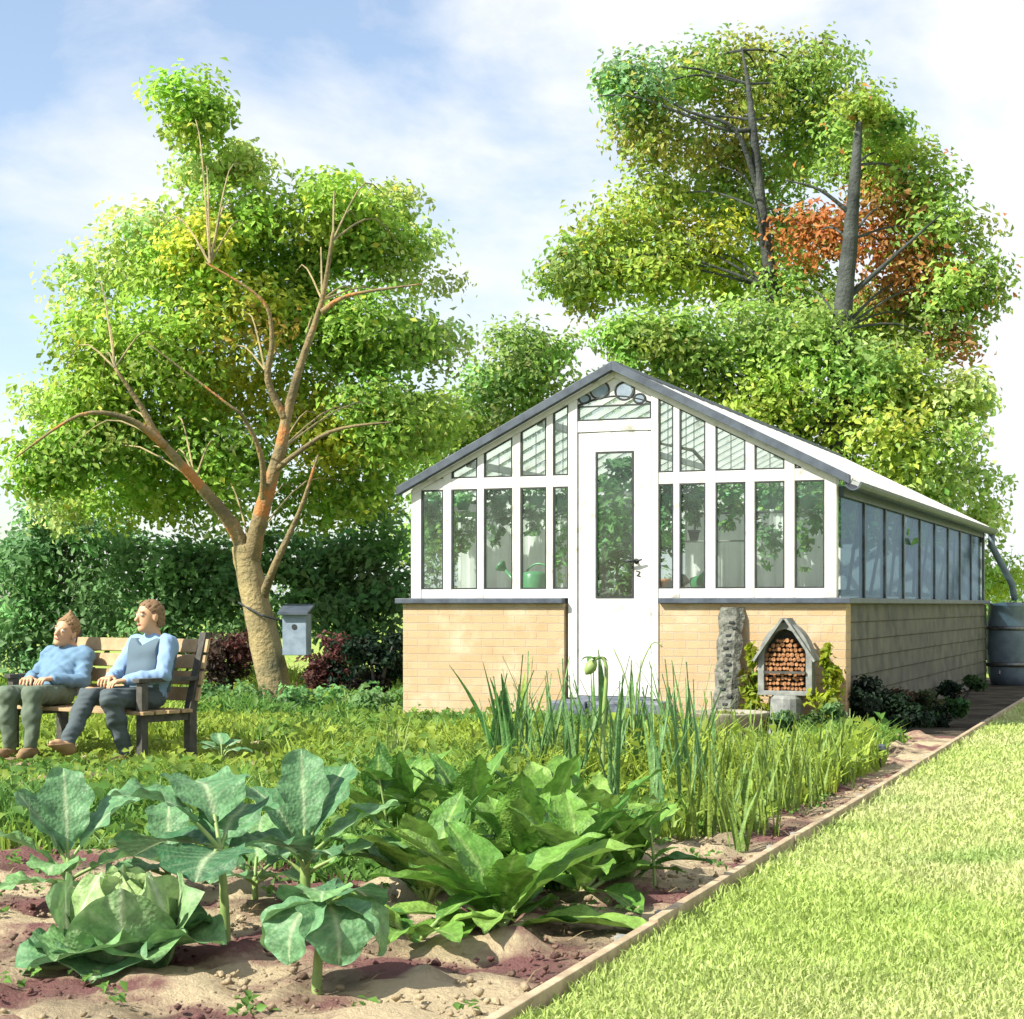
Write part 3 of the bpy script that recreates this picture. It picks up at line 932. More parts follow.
for k in (-1, 0, 1):
    tn.tube([(0.012, 0, 0.12), (0.014 + k * 0.03, 0, 0.16), (0.016 + k * 0.034, 0, 0.25)], [0.007, 0.006, 0.003], 6)
tn.build("tines_grille", 'metal', fk)

# plants hung and grown inside, seen through the panes
IG = [(0.17, 0.36, 0.11), (0.21, 0.42, 0.14), (0.14, 0.31, 0.12)]
def hung_plant(px, py0, py1, y0, w, col, n, label):
    x, za = front(px, py0, y0)
    _, zb_ = front(px, py1, y0)
    t = tag(empty("trailing_plant", house_world(x, y0, za)), label, "plant")
    up_ = roof_z(x) - za - 0.08
    MB().lathe([(0.05, -0.12), (0.09, -0.02), (0.095, 0.0), (0.0, -0.01)], 16).build("hanging_pot", 'can_green', t, smooth=True)
    MB().tube([(0, 0, -0.02), (0, 0, max(0.1, up_))], 0.004, 6).build("hanging_wire", 'metal', t)
    h_ = za - zb_
    crown("foliage", [((0, 0, 0.02), (w, w, 0.12), col, n // 3), ((0.02, -0.02, -h_ * 0.4), (w * 0.9, w * 0.8, h_ * 0.42), col, n // 2), ((-0.03, -0.03, -h_ * 0.8), (w * 0.5, w * 0.5, h_ * 0.28), col, n // 5)], 0.085, parent=t, sub=9)
hung = [(433, 500, 555, 0.36, 0.13, "first trailing green plant hung inside from the west corner"), (463, 498, 560, 0.47, 0.14, "second trailing plant hung inside from the west corner"),
        (499, 497, 540, 0.40, 0.17, "third trailing plant hung inside from the west corner"), (536, 496, 535, 0.50, 0.17, "trailing plant hung inside above the watering can"),
        (563, 500, 575, 0.61, 0.11, "narrow trailing plant hung inside next to the west door post"), (668, 495, 535, 0.54, 0.12, "narrow trailing plant hung inside next to the east door post"),
        (694, 494, 525, 0.50, 0.16, "trailing plant hung inside above the hanging shelf"), (731, 493, 530, 0.40, 0.18, "bushy trailing plant hung behind the middle pane east of the door"),
        (770, 496, 562, 0.43, 0.18, "long trailing plant hung inside behind the fourth pane east of the door"), (808, 496, 562, 0.40, 0.16, "long trailing plant hung inside by the east corner post")]
for i, (px, py0, py1, y0, w_, lb) in enumerate(hung):
    hung_plant(px, py0, py1, y0, w_, IG[i % 3], 210, lb)
xd, _ = front(615, 600, 1.6)
t = tag(empty("tall_potted_plant", house_world(xd, 1.6, 0.06), TH), "tall leafy plant in a pot straight behind the glass of the door", "plant")
MB().lathe([(0.13, 0), (0.18, 0.27), (0.20, 0.27), (0.205, 0.32), (0.17, 0.32), (0.0, 0.29)], 20).build("flower_pot", 'terracotta', t, smooth=True)
MB().tube([(0, 0, 0.28), (0.03, 0, 1.1), (0, 0, 2.1)], [0.02, 0.016, 0.008], 8).build("stem", 'green_stem', t)
crown("foliage", [((0, 0, 0.9), (0.34, 0.3, 0.35), IG[0], 260), ((0.03, 0, 1.45), (0.36, 0.3, 0.4), IG[2], 380), ((0, 0, 2.0), (0.34, 0.3, 0.34), IG[0], 320), ((0, 0, 2.4), (0.25, 0.25, 0.2), IG[2], 150)], 0.12, parent=t, sub=12)
for k, (y, dy_, top) in enumerate(((1.1, 0.15, 2.1), (1.9, -0.3, 2.05), (2.3, 0.35, 2.1), (3.5, -0.1, 2.05), (4.0, 0.5, 2.12), (5.1, -0.45, 2.1), (5.6, 0.1, 2.05), (7.0, 0.5, 2.1), (8.4, -0.4, 2.1))):
    o = MB().tube([house_world(-0.20, y, BT - 0.05), house_world(-0.15, y + dy_ * 0.5, 1.7), house_world(-0.115, y + dy_, top)], 0.017, 7).build("plant_cane", 'black_seal', None, smooth=True)
    tag(o, "dark plant cane leaning inside the shaded side glass", "cane", "canes leaning behind the side glass")
# pale fleece added behind the first staging, to lighten the panes
def fleece(x0, x1, y, label):
    nxx = 60
    tf = tag(empty("fleece_screen", house_world((x0 + x1) / 2, y, 0), TH), label, "screen")
    V = []
    for k in range(nxx + 1):
        xx = -(x1 - x0) / 2 + (x1 - x0) * k / nxx
        yy = 0.035 * sin(k * 0.9) + 0.02 * sin(k * 2.3 + 1)
        V += [(xx, yy, 0.5), (xx + 0.004 * sin(k), yy * 0.9, 1.3), (xx, yy * 0.6, 2.02)]
    F = []
    for k in range(nxx):
        for q in (0, 1):
            F.append((k * 3 + q, k * 3 + 3 + q, k * 3 + 4 + q, k * 3 + 1 + q))
    MB().add(V, F).build("fleece_cloth", 'fleece', tf, smooth=True)
    MB().tube([(-(x1 - x0) / 2, 0, 2.03), ((x1 - x0) / 2, 0, 2.03)], 0.012, 8).build("curtain_rail", 'metal', tf)
fleece(-GW + 0.25, dl0 - 0.02, 0.84, "white fleece screen added behind the watering can to lighten the panes")
fleece(dr1 + 0.02, -0.25, 0.84, "white fleece screen added behind the hanging shelf to lighten the panes")
# vine trained under the roof
vine = tag(empty("grape_vine", house_world(XR, 4.5, 0.06), TH), "green grape vine trained along the inside of the glass roof", "vine")
vp = [(0.3, 0, 0), (0.25, 0, 1.2), (0.05, 0, 2.3), (0, -1.8, 2.75), (0.02, -3.6, 2.7)]
MB().tube(vp, [0.035, 0.03, 0.025, 0.02, 0.01], 8, 0.1).build("trunk", 'bark', vine)
cl = []
for k in range(9):
    y = -1.4 + 6.0 * k / 8
    for s in (-1, 1):
        xx = s * rng.uniform(0.3, 1.7)
        cl.append(((xx, y, RZ - SL * abs(xx) - 0.5 - rng.uniform(0, 0.25)), (0.42, 0.4, 0.24), IG[k % 3], 120))
crown("foliage", cl, 0.13, parent=vine, sub=8)

# ------------------------------------------------------------------ things by the greenhouse wall
# slab of bark leaning on the brick
z0p, z1p = 0.02, 1.13
pb = tag(empty("bark_slab", in_front(727, 700, -0.22, 0.0), TH), "dark bark-faced slab of timber leaning upright on the brick base", "timber slab")
xb0, xb1 = front(713, 690, -0.25)[0] - front(727, 700, -0.22)[0], front(742, 610, -.05)[0] - front(727, 700, -.22)[0]
sl = MB()
N = 14
V = []
for k in range(N + 1):
    t = k / N
    cx = (xb0 + 0.10) * (1 - t) + (xb1 - 0.10) * t
    w_ = 0.115 + 0.012 * sin(k * 2.1)
    y = -0.04 * (1 - t) + 0.20 * t - 0.0
    z = z1p * t
    V += [(cx - w_, y, z), (cx - w_ * 0.5, y - 0.05 - 0.01 * sin(k * 3.3), z), (cx + w_ * 0.5, y - 0.05 + 0.01 * sin(k * 1.7), z), (cx + w_, y, z), (cx + w_ * 0.95, y + 0.012, z), (cx - w_ * 0.95, y + 0.012, z)]
F = [tuple(range(5, -1, -1)), tuple(range(N * 6, N * 6 + 6))]
for k in range(N):
    for j in range(6):
        F.append((k * 6 + j, k * 6 + (j + 1) % 6, (k + 1) * 6 + (j + 1) % 6, (k + 1) * 6 + j))
sl.add(V, F).build("slab_face", 'bark_slab', pb)
kn = MB()
for k in range(15):
    t = 0.12 + 0.8 * (k + random.random() * 0.5) / 15
    cx = (xb0 + 0.10) * (1 - t) + (xb1 - 0.10) * t + random.uniform(-0.055, 0.055)
    y = -0.04 * (1 - t) + 0.20 * t - 0.056
    kn.box((cx - 0.022, y - 0.006, z1p * t - 0.012), (cx + 0.022, y + 0.02, z1p * t + 0.012))
kn.build("bark_spot", 'black_seal', pb, 0.004)

# pointed-arch insect house on a post
bx, bz = front(787, 690, -0.30)
bh = tag(empty("insect_house", house_world(bx, -0.30, 0.0), TH), "grey pointed-arch insect house filled with brown twigs, on a short stump", "insect house")
W2, Hs, Ht = 0.24, 0.34, 0.64
def arch(w, hs, ht, z0, n=9):
    pts = [(-w, z0), (-w, z0 + hs)]
    for k in range(1, n + 1):
        t = k / n
        pts.append((-w * (1 - t ** 1.5), z0 + hs + (ht - hs) * sin(t * pi / 2 * 0.93) / sin(pi / 2 * 0.93)))
    pts += [(-x, z) for x, z in reversed(pts[:-1])]
    return pts
zb = 0.36
ao, ai = arch(W2, Hs, Ht, zb), arch(W2 - 0.055, Hs - 0.02, Ht - 0.10, zb + 0.04)
MB().ring(ao, ai, -0.09, 0.09).build("arch_frame", 'grey_wood', bh, 0.004)
MB().prism(inset(ai, -0.002), 0.05, 0.085).build("back_board", 'dark_wood', bh)
fl = MB()
for r_ in range(11):
    z = zb + 0.06 + r_ * 0.042
    hw = 0.17 if z < zb + Hs else max(0.02, 0.17 * (1 - ((z - zb - Hs) / (Ht - Hs - 0.08)) ** 1.2))
    xk = -hw
    while xk < hw:
        rr = random.uniform(0.013, 0.021)
        fl.tube([(xk, -0.075 + random.uniform(0, 0.03), z + random.uniform(-0.006, 0.006)), (xk, 0.05, z)], rr, 7)
        xk += 2.05 * rr
fl.build("twig_lattice", 'twigs', bh)
for a_ in (-1, 1):
    MB().bar((a_ * 0.27, -0.02, zb + Hs - 0.04), (0 + a_ * 0.016, -0.02, zb + Ht + 0.03), 0.022, 0.25, (0, 1, 0)).build("roof_board", 'grey_wood', bh)
MB().box((-0.185, -0.112, zb + 0.19), (0.185, -0.094, zb + 0.212)).build("cross_batten", 'dark_wood', bh)
MB().lathe([(0.17, 0.0), (0.15, 0.1), (0.145, zb - 0.03), (0.13, zb)], 16).build("stump", 'grey_wood', bh)

# shallow bowl on the ground
bp = on_ground(730, 742)
bw = tag(empty("shallow_bowl", bp), "shallow weathered stone bowl of moss on the ground below the bark slab", "bowl")
MB().lathe([(0.10, 0.0), (0.14, 0.02), (0.27, 0.14), (0.33, 0.24), (0.335, 0.255), (0.31, 0.255), (0.25, 0.17), (0.0, 0.14)], 32).build("bowl_rim", 'stone', bw, smooth=True)
crown("moss", [((0, 0, 0.20), (0.20, 0.20, 0.05), (0.20, 0.20, 0.06), 1400)], 0.05, parent=bw)

# water butt at the far corner
wb_p = gl(0.30, GL + 0.15)
wb = tag(empty("water_butt", wb_p, TH), "dark blue-grey water butt at the far corner of the greenhouse", "water butt")
MB().lathe([(0.26, 0.0), (0.30, 0.15), (0.335, 0.5), (0.325, 0.9), (0.29, 1.12), (0.30, 1.13), (0.30, 1.16), (0.12, 1.19)], 28).build("barrel", 'blue_grey', wb, smooth=True)
for z in (0.28, 0.80):
    MB().lathe([(0.325, z - 0.02), (0.345, z), (0.345, z + 0.03), (0.325, z + 0.05)], 28).build("hoop", 'metal', wb, smooth=True)
MB().tube([(-0.1, -0.31, 0.2), (-0.1, -0.40, 0.2), (-0.1, -0.42, 0.16)], 0.018, 8).build("tap", 'metal', wb)

# ------------------------------------------------------------------ timber edging of the bed
lab_e = ["timber edging board along the lawn, the one nearest the viewer", "timber edging board along the lawn, second from the viewer", "timber edging board along the lawn, beside the strap-leaved plants", "timber edging board along the lawn, ending at the dark peg", "timber edging board along the shaded side of the greenhouse", "timber edging board along the lawn, last before the water butt"]
t0 = -1.2
for k in range(6):
    L_ = 2.35 if k < 4 else 4.6
    o = tag(empty("edging_board", edge_pt(t0, 0.0), math.atan2(EA.y, EA.x) + random.uniform(-0.004, 0.004)), lab_e[k], "edging board", "timber edging boards between bed and lawn")
    MB().box((0.01, -0.018, -0.03), (L_ - 0.01, 0.018, 0.055 + random.uniform(-.006, .006))).build("board", 'edging_wood', o, 0.005)
    for q in (0.25, L_ - 0.25):
        MB().box((q - 0.025, 0.019, -0.03), (q + 0.025, 0.06, 0.04)).build("stake", 'grey_wood', o, 0.004)
    t0 += L_
pg = tag(empty("marker_peg", on_ground(874, 768)), "short dark peg with a block head at the lawn edge", "peg")
MB().box((-0.045, -0.045, -0.02), (0.045, 0.045, 0.13)).build("peg_post", 'dark_wood', pg, 0.008)
MB().box((-0.075, -0.06, 0.132), (0.075, 0.06, 0.165)).build("peg_cap", 'slate', pg, 0.006)

# ------------------------------------------------------------------ far hedge beyond the garden
cl = []
for k in range(46):
    x = -24 + 47 * k / 45
    h_ = rng.uniform(1.5, 2.6)
    cl.append(((x, 62 + rng.uniform(-1, 1), h_ * 0.5), (1.5, 1.0, h_ * 0.62), (0.20 + rng.uniform(-.03, .05), 0.33 + rng.uniform(-.03, .05), 0.13), 420))
tag(crown("distant_hedge", cl, 0.24, sub=14, spread=0.4), kind='stuff')

# ------------------------------------------------------------------ large trees
def smooth_path(pts, n=5):
    pts = [Vector(p) for p in pts]
    out = []
    for i in range(len(pts) - 1):
        p0, p1, p2, p3 = pts[max(i - 1, 0)], pts[i], pts[i + 1], pts[min(i + 2, len(pts) - 1)]
        for k in range(n):
            t = k / n
            out.append(0.5 * ((2 * p1) + (p2 - p0) * t + (2 * p0 - 5 * p1 + 4 * p2 - p3) * t * t + (3 * p1 - p0 - 3 * p2 + p3) * t ** 3))
    out.append(pts[-1])
    return out

def limb(name, pxs, r0, r1, mat, parent, root, n=10, wob=0.06):
    P = smooth_path([at(*p) - root for p in pxs])
    r = [r0 + (r1 - r0) * (i / (len(P) - 1)) ** 0.8 for i in range(len(P))]
    return MB().tube(P, r, n, wob).build(name, mat, parent, smooth=True)

def twigs(parent, targets, anchors, root, mat, r0):
    A_ = [at(*a) for a in anchors]
    mb = MB()
    for tg in targets:
        c = at(*tg)
        low = [a for a in A_ if a.z < c.z + 0.3] or A_
        a = min(low, key=lambda q: (q - c).length)
        for k in range(3):
            e = c + Vector(np.clip(rng.normal(0, 0.32, 3), -0.5, 0.5))
            if k == 0:
                mb.tube([p - root for p in smooth_path([a, (a + c) / 2 + Vector((0, 0, 0.12 * (c - a).length)), c], 4)], [r0 * (1 - 0.7 * i / 8) for i in range(9)], 6)
            else:
                mb.tube([p - root for p in smooth_path([c, (c + e) / 2 + Vector(rng.normal(0, 0.06, 3)), e], 3)], [r0 * (0.3 - 0.035 * i) for i in range(7)], 5)
    return mb.build("branch_spray", mat, parent)

def px_clumps(rows, root, leaf_n=1.0):
    """rows: px, py, radius px, depth, colour, density"""
    out = []
    for px, py, r, d, col, den in rows:
        c = at(px, py, d) - root
        rr = r / FPX * d
        out.append((c, (rr, rr * 0.9, rr * 0.85), col, int(den * leaf_n)))
    return out

LIME, MID, YEL, PALE, DEEP, TEAL = (0.27, 0.40, 0.06), (0.20, 0.34, 0.055), (0.48, 0.50, 0.07), (0.38, 0.49, 0.16), (0.10, 0.2, 0.05), (0.19, 0.33, 0.15)
OLIVE, RUST = (0.33, 0.32, 0.08), (0.46, 0.19, 0.06)
root = on_ground(281, 712); root = Vector((root.x, root.y, 0))
DT = root.y
t = tag(empty("forked_tree", root), "spreading tree with forked tan and orange limbs behind the bench", "tree")
limb("trunk", [(283, 722, DT), (276, 690, DT), (262, 630, DT), (250, 575, DT), (243, 545, DT)], 0.20, 0.13, 'bark', t, root, 14)
limb("branch", [(247, 560, DT), (232, 525, DT - 0.1), (195, 480, DT - 0.3), (160, 440, DT - 0.5), (140, 405, DT - 0.6), (115, 368, DT - 0.7)], 0.10, 0.015, 'limb_bark', t, root)
limb("branch", [(165, 446, DT - 0.5), (130, 420, DT - 0.7), (80, 415, DT - 0.9), (15, 458, DT - 1.0)], 0.05, 0.008, 'limb_bark', t, root)
limb("branch", [(250, 565, DT), (262, 510, DT - 0.2), (280, 450, DT - 0.3), (288, 410, DT - 0.3), (302, 360, DT - 0.4), (322, 300, DT - 0.5), (333, 232, DT - 0.6)], 0.105, 0.016, 'limb_bark', t, root)
limb("branch", [(286, 420, DT - 0.3), (268, 380, DT - 0.4), (272, 340, DT - 0.5), (262, 300, DT - 0.6), (205, 262, DT - 0.7)], 0.05, 0.008, 'limb_bark', t, root)
limb("branch", [(262, 600, DT), (275, 565, DT - 0.3), (300, 510, DT - 0.4), (318, 455, DT - 0.5)], 0.06, 0.01, 'limb_bark', t, root)
limb("branch", [(262, 510, DT - 0.2), (262, 460, DT - 0.5), (245, 420, DT - 0.7), (225, 402, DT - 0.8), (150, 345, DT - 0.9)], 0.042, 0.006, 'limb_bark', t, root)
limb("branch", [(322, 312, DT - 0.5), (350, 295, DT - 0.6), (422, 284, DT - 0.7)], 0.035, 0.008, 'limb_bark', t, root)
limb("branch", [(275, 470, DT - 0.3), (330, 432, DT - 0.6), (392, 422, DT - 0.7)], 0.035, 0.008, 'limb_bark', t, root)
rows = [(193, 112, 42, 20.5, LIME, 900), (205, 168, 36, 21.2, PALE, 420), (245, 165, 30, 21.3, PALE, 380), (235, 215, 52, 20.8, LIME, 1000), (150, 245, 52, 21.2, PALE, 800), (185, 285, 56, 20.8, LIME, 1100),
        (205, 245, 36, 20.3, YEL, 600), (262, 250, 46, 21.4, MID, 900), (335, 205, 50, 20.8, LIME, 1000), (365, 245, 48, 21.2, MID, 800), (392, 205, 36, 21.6, PALE, 300), (412, 265, 46, 21.4, PALE, 520), (90, 290, 44, 21.6, PALE, 420),
        (105, 345, 56, 20.9, LIME, 1000), (170, 350, 60, 20.5, LIME, 1200), (240, 320, 58, 20.7, YEL, 1000), (320, 340, 56, 21.4, LIME, 1000), (375, 330, 58, 21.0, MID, 1200), (425, 345, 42, 21.5, PALE, 480),
        (60, 460, 44, 20.6, MID, 900), (110, 440, 58, 20.9, MID, 1200), (100, 395, 44, 20.7, LIME, 800), (170, 425, 54, 21.2, LIME, 900), (225, 455, 50, 20.9, MID, 1000), (215, 390, 46, 21.6, YEL, 700), (290, 400, 50, 21.6, YEL, 800),
        (330, 430, 50, 21.1, YEL, 900), (385, 420, 56, 20.8, MID, 1200), (425, 425, 40, 21.4, LIME, 600), (355, 485, 48, 21.6, LIME, 700), (50, 400, 36, 21.6, PALE, 300), (165, 485, 50, 21.6, LIME, 700), (215, 500, 46, 22.2, PALE, 500), (120, 490, 44, 22.0, LIME, 500), (310, 500, 44, 22.2, LIME, 500), (60, 500, 40, 22.3, PALE, 350), (285, 300, 44, 21.5, LIME, 700), (320, 270, 40, 21.6, PALE, 500)]
twigs(t, [(a[0], a[1], a[3]) for a in rows], [(262, 600, DT), (250, 545, DT), (195, 480, DT - 0.3), (160, 440, DT - 0.5), (280, 450, DT - 0.3), (302, 360, DT - 0.4), (322, 300, DT - 0.5), (265, 370, DT - 0.4), (330, 432, DT - 0.6), (115, 368, DT - 0.7), (130, 420, DT - 0.7), (80, 415, DT - 0.9), (333, 240, DT - 0.6), (262, 300, DT - 0.6), (210, 264, DT - 0.7), (150, 345, DT - 0.9), (200, 375, DT - 0.8), (225, 402, DT - 0.8), (350, 295, DT - 0.6), (400, 286, DT - 0.7), (385, 423, DT - 0.7), (310, 480, DT - 0.5)], root, 'bark', 0.012)
crown("crown", px_clumps(rows, root, 2.3), 0.10, parent=t, sub=22, spread=0.32, bright=1.34)

def tree_group(name, rootpx, rows, label, cat="tree", trunk=None, leaf=0.14, extra=None, dens=1.0, mat='grey_bark', sub=14, branches=()):
    r = Vector((rootpx[0], rootpx[1], 0))
    t = tag(empty(name, r), label, cat)
    if trunk:
        limb("trunk", trunk[0], trunk[1], trunk[2], mat, t, r, 12)
    for b_, r0, r1 in branches:
        limb("branch", b_, r0, r1, mat, t, r, 8)
    if trunk:
        twigs(t, [(a[0], a[1], a[3]) for a in rows + (extra or [])], [trunk[0][k] for k in range(1, len(trunk[0]))], r, mat, 0.028)
    crown("crown", px_clumps(rows, r, dens * 1.5), leaf * 0.82, parent=t, sub=20, spread=0.34, bright=1.30, blend=0.3, mix=[RUST, OLIVE] if extra else None)
    if extra:
        crown("copper_foliage", px_clumps(extra, r, dens), leaf * 0.82, parent=t, sub=20, spread=0.44, bright=1.12, blend=0.28, mix=[GM, GY, OLIVE, GM])
    return t

D1 = 31.0
GY, GM = (0.33, 0.43, 0.07), (0.23, 0.35, 0.08)
xa = at(782, 605, D1).x
tree_group("tall_tree", (xa, D1), [
    (760, 80, 54, D1 + 1.0, (0.31, 0.35, 0.08), 1000), (700, 75, 42, D1 + 0.8, GM, 800), (640, 92, 40, D1, TEAL, 700), (612, 82, 20, D1, TEAL, 160), (665, 135, 46, D1 + 0.3, OLIVE, 800), (720, 140, 50, D1 + 1.3, OLIVE, 800), (810, 75, 48, D1 + 0.8, GM, 900),
    (832, 120, 44, D1 + 1.4, GM, 700), (790, 150, 50, D1 + 1.6, GM, 800), (735, 200, 48, D1 + 1.4, GM, 800), (655, 200, 44, D1 + 0.5, GY, 700), (620, 240, 50, D1, GY, 1000), (568, 268, 34, D1 - 0.3, GM, 600), (590, 290, 34, D1, GY, 500), (650, 272, 50, D1, GY, 1000),
    (700, 250, 52, D1 + 0.6, (0.45, 0.49, 0.05), 1000), (740, 280, 46, D1 + 1.0, GY, 800), (790, 240, 42, D1 + 1.6, GM, 600)],
    "tall airy tree with a slim grey leaning trunk above the ridge",
    trunk=([(785, 640, D1), (790, 500, D1), (783, 380, D1), (772, 290, D1 - 0.2), (762, 210, D1 - 0.3), (752, 120, D1 - 0.3), (748, 84, D1 - 0.2), (742, 50, D1)], 0.24, 0.015), dens=1.5, leaf=0.16,
    branches=[([(758, 190, D1 - 0.3), (735, 130, D1 - 0.5), (690, 112, D1 - 0.6), (660, 96, D1 - 0.6)], 0.06, 0.012), ([(752, 130, D1 - 0.3), (720, 128, D1 - 0.5), (640, 98, D1 - 0.6), (598, 96, D1 - 0.6)], 0.05, 0.01), ([(765, 250, D1 - 0.3), (750, 185, D1 - 0.6), (722, 166, D1 - 0.6)], 0.04, 0.01)])
D2 = 29.0
xb = at(838, 605, D2).x
tree_group("copper_tree", (xb, D2), [
    (860, 160, 46, D2 + 1.4, GM, 700), (862, 105, 26, D2 - 0.3, GY, 300), (885, 130, 26, D2 + 0.2, GM, 260), (890, 165, 40, D2 + 1.0, GY, 600), (925, 190, 40, D2 + 0.6, GM, 600), (945, 240, 42, D2 + 0.4, GM, 700), (965, 285, 38, D2, GM, 600), (930, 320, 44, D2 + 0.4, GM, 700), (880, 330, 50, D2 + 1.0, GY, 800), (830, 320, 48, D2 + 1.3, GM, 800), (800, 290, 40, D2 + 1.5, GM, 500)],
    "tree with copper-red leaves and a dark straight trunk behind the roof",
    trunk=([(835, 640, D2), (838, 480, D2), (842, 330, D2 - 0.3), (850, 240, D2 - 0.4), (856, 165, D2 - 0.4), (860, 112, D2 - 0.3), (866, 88, D2)], 0.27, 0.015), dens=1.5, leaf=0.16,
    extra=[(810, 238, 34, D2 + 1.2, RUST, 500), (845, 232, 36, D2 + 1.0, RUST, 500), (895, 205, 34, D2 + 0.6, (0.32, 0.19, 0.05), 420), (890, 250, 40, D2 + 0.6, RUST, 600), (925, 275, 34, D2 + 0.3, (0.33, 0.17, 0.05), 450), (895, 295, 30, D2 + 0.5, (0.28, 0.17, 0.05), 350), (950, 345, 26, D2, (0.40, 0.22, 0.10), 160)],
    branches=[([(845, 300, D2 - 0.3), (890, 260, D2 - 0.4), (940, 215, D2 - 0.5)], 0.06, 0.012), ([(852, 215, D2 - 0.4), (820, 190, D2 - 0.5), (785, 180, D2 - 0.5)], 0.05, 0.01)])
D3 = 28.0
tree_group("broad_tree", (at(800, 605, D3 + 1).x, D3 + 1), [
    (628, 345, 36, D3 + 1, GM, 600), (680, 345, 44, D3 + 1, GM, 900), (740, 340, 46, D3 + 1.4, GM, 900), (800, 350, 50, D3 + 1, GM, 1000), (690, 385, 44, D3 + 1.4, GM, 700), (760, 395, 52, D3 + 1, GY, 1000), (860, 375, 54, D3 + 0.6, GM, 1100), (820, 430, 56, D3 + 1, GY, 1000), (920, 395, 46, D3 + 0.4, GY, 900), (890, 440, 52, D3 + 0.4, GY, 900), (950, 440, 36, D3 + 0.2, PALE, 420), (935, 490, 36, D3 + 0.3, PALE, 360), (965, 400, 32, D3 + 0.2, PALE, 420), (965, 480, 34, D3 + 1, PALE, 260), (985, 520, 26, D3 + 1, PALE, 180), (950, 530, 40, D3 + 1.5, PALE, 350), (960, 570, 40, D3 + 1.6, GM, 350), (1005, 580, 26, D3 + 1.6, GY, 200), (720, 440, 60, D3 + 2, GM, 900), (660, 440, 60, D3 + 2, GM, 900), (880, 500, 60, D3 + 1.5, GM, 800), (780, 500, 70, D3 + 2, GM, 900)],
    "broad low green tree rising directly behind the greenhouse roof",
    trunk=([(800, 660, D3 + 1.2), (802, 560, D3 + 1.2), (795, 440, D3 + 1.2)], 0.2, 0.06), dens=1.5, leaf=0.16)
D4 = 30.0
tree_group("round_tree", (at(505, 605, D4).x, D4), [
    (520, 360, 42, D4, (0.22, 0.36, 0.10), 900), (485, 395, 46, D4, (0.24, 0.37, 0.11), 900), (545, 400, 42, D4 + 0.5, PALE, 600), (450, 425, 44, D4 + 0.3, LIME, 800), (500, 440, 50, D4 + 0.5, PALE, 800), (560, 350, 22, D4 + 0.4, PALE, 150), (430, 470, 46, D4 + 0.6, MID, 700), (480, 500, 60, D4 + 1, MID, 900), (560, 470, 56, D4 + 1.2, MID, 800), (420, 530, 50, D4 + 1, MID, 800)],
    "smaller round green tree between the forked tree and the greenhouse gable",
    trunk=([(505, 660, D4 + 0.6), (503, 540, D4 + 0.6), (500, 430, D4 + 0.6)], 0.16, 0.05), dens=1.4, leaf=0.15)

# shrubs of the boundary on the west
BG, BG2 = (0.15, 0.29, 0.11), (0.19, 0.36, 0.13)
SHRUB_BRIGHT = 2.0
FG = (0.13, 0.26, 0.09)
def shrub(px, base, rows, label, name="shrub", cat="shrub", d=None, leaf=0.10, dens=1.5, sub=12, group=None):
    d = d or FPX * EYE / (base - HOR)
    r = Vector((at(px, 605, d).x, d, 0))
    t = tag(empty(name, r), label, cat, group)
    st_ = MB()
    for k in range(4):
        a = random.uniform(0, 6.28)
        tp = at(*random.choice(rows)[:2], d) - r
        st_.tube([(0.05 * cos(a), 0.05 * sin(a), -0.02), (tp.x * 0.4, 0.1 * sin(a), tp.z * 0.55), (tp.x * 0.9, 0.05, tp.z)], [0.03, 0.02, 0.006], 6)
    st_.build("stem", 'dark_wood', t)
    crown("foliage", px_clumps([(a[0], a[1], a[2], d + (a[5] if len(a) > 5 else 0), a[3], a[4]) for a in rows], r, dens), leaf, parent=t, sub=sub, bright=SHRUB_BRIGHT if rows[0][4] in (BG, BG2, FG) else 1.0)
    return t
shrub(55, 690, [(40, 560, 52, BG, 1000), (95, 545, 44, BG2, 700), (25, 620, 50, BG2, 800), (70, 520, 40, (0.24, 0.42, 0.16), 500), (20, 570, 44, BG2, 500), (85, 610, 56, BG2, 1000), (50, 660, 50, BG, 700)], "large bluish green shrub behind the two sitters", d=23.5, leaf=0.12)
shrub(175, 690, [(150, 560, 50, BG2, 800), (200, 580, 46, BG, 800), (170, 625, 52, BG2, 900), (225, 570, 44, (0.22, 0.40, 0.15), 600), (240, 620, 36, (0.22, 0.40, 0.15), 500), (265, 560, 34, BG2, 450), (180, 665, 44, BG, 600)], "large bluish green shrub west of the forked trunk", d=22.8, leaf=0.12)
shrub(345, 690, [(320, 555, 42, BG, 800), (370, 535, 46, BG2, 900), (385, 585, 40, BG, 700), (330, 610, 42, BG2, 700), (370, 640, 40, BG, 600), (300, 590, 32, BG2, 400)], "large bluish green shrub between forked trunk and greenhouse", d=23.0, leaf=0.12)
PUR, PUR2, DKG = (0.14, 0.055, 0.05), (0.10, 0.07, 0.055), (0.025, 0.055, 0.03)
shrub(228, 690, [(212, 650, 24, PUR2, 400), (238, 645, 22, PUR, 380), (222, 675, 24, PUR2, 400)], "low maroon shrub at the west foot of the forked tree", d=20.6, leaf=0.08)
shrub(330, 695, [(318, 668, 22, PUR, 380), (340, 645, 22, PUR, 350), (345, 675, 22, DKG, 420)], "maroon shrub under the nest box east of the trunk", d=20.3, leaf=0.08)
shrub(378, 695, [(368, 650, 18, DKG, 320), (388, 665, 18, DKG, 360), (372, 682, 18, (0.06, 0.045, 0.035), 300), (396, 640, 12, DKG, 160)], "very dark green shrub against the west end of the brick", d=19.2, leaf=0.08)
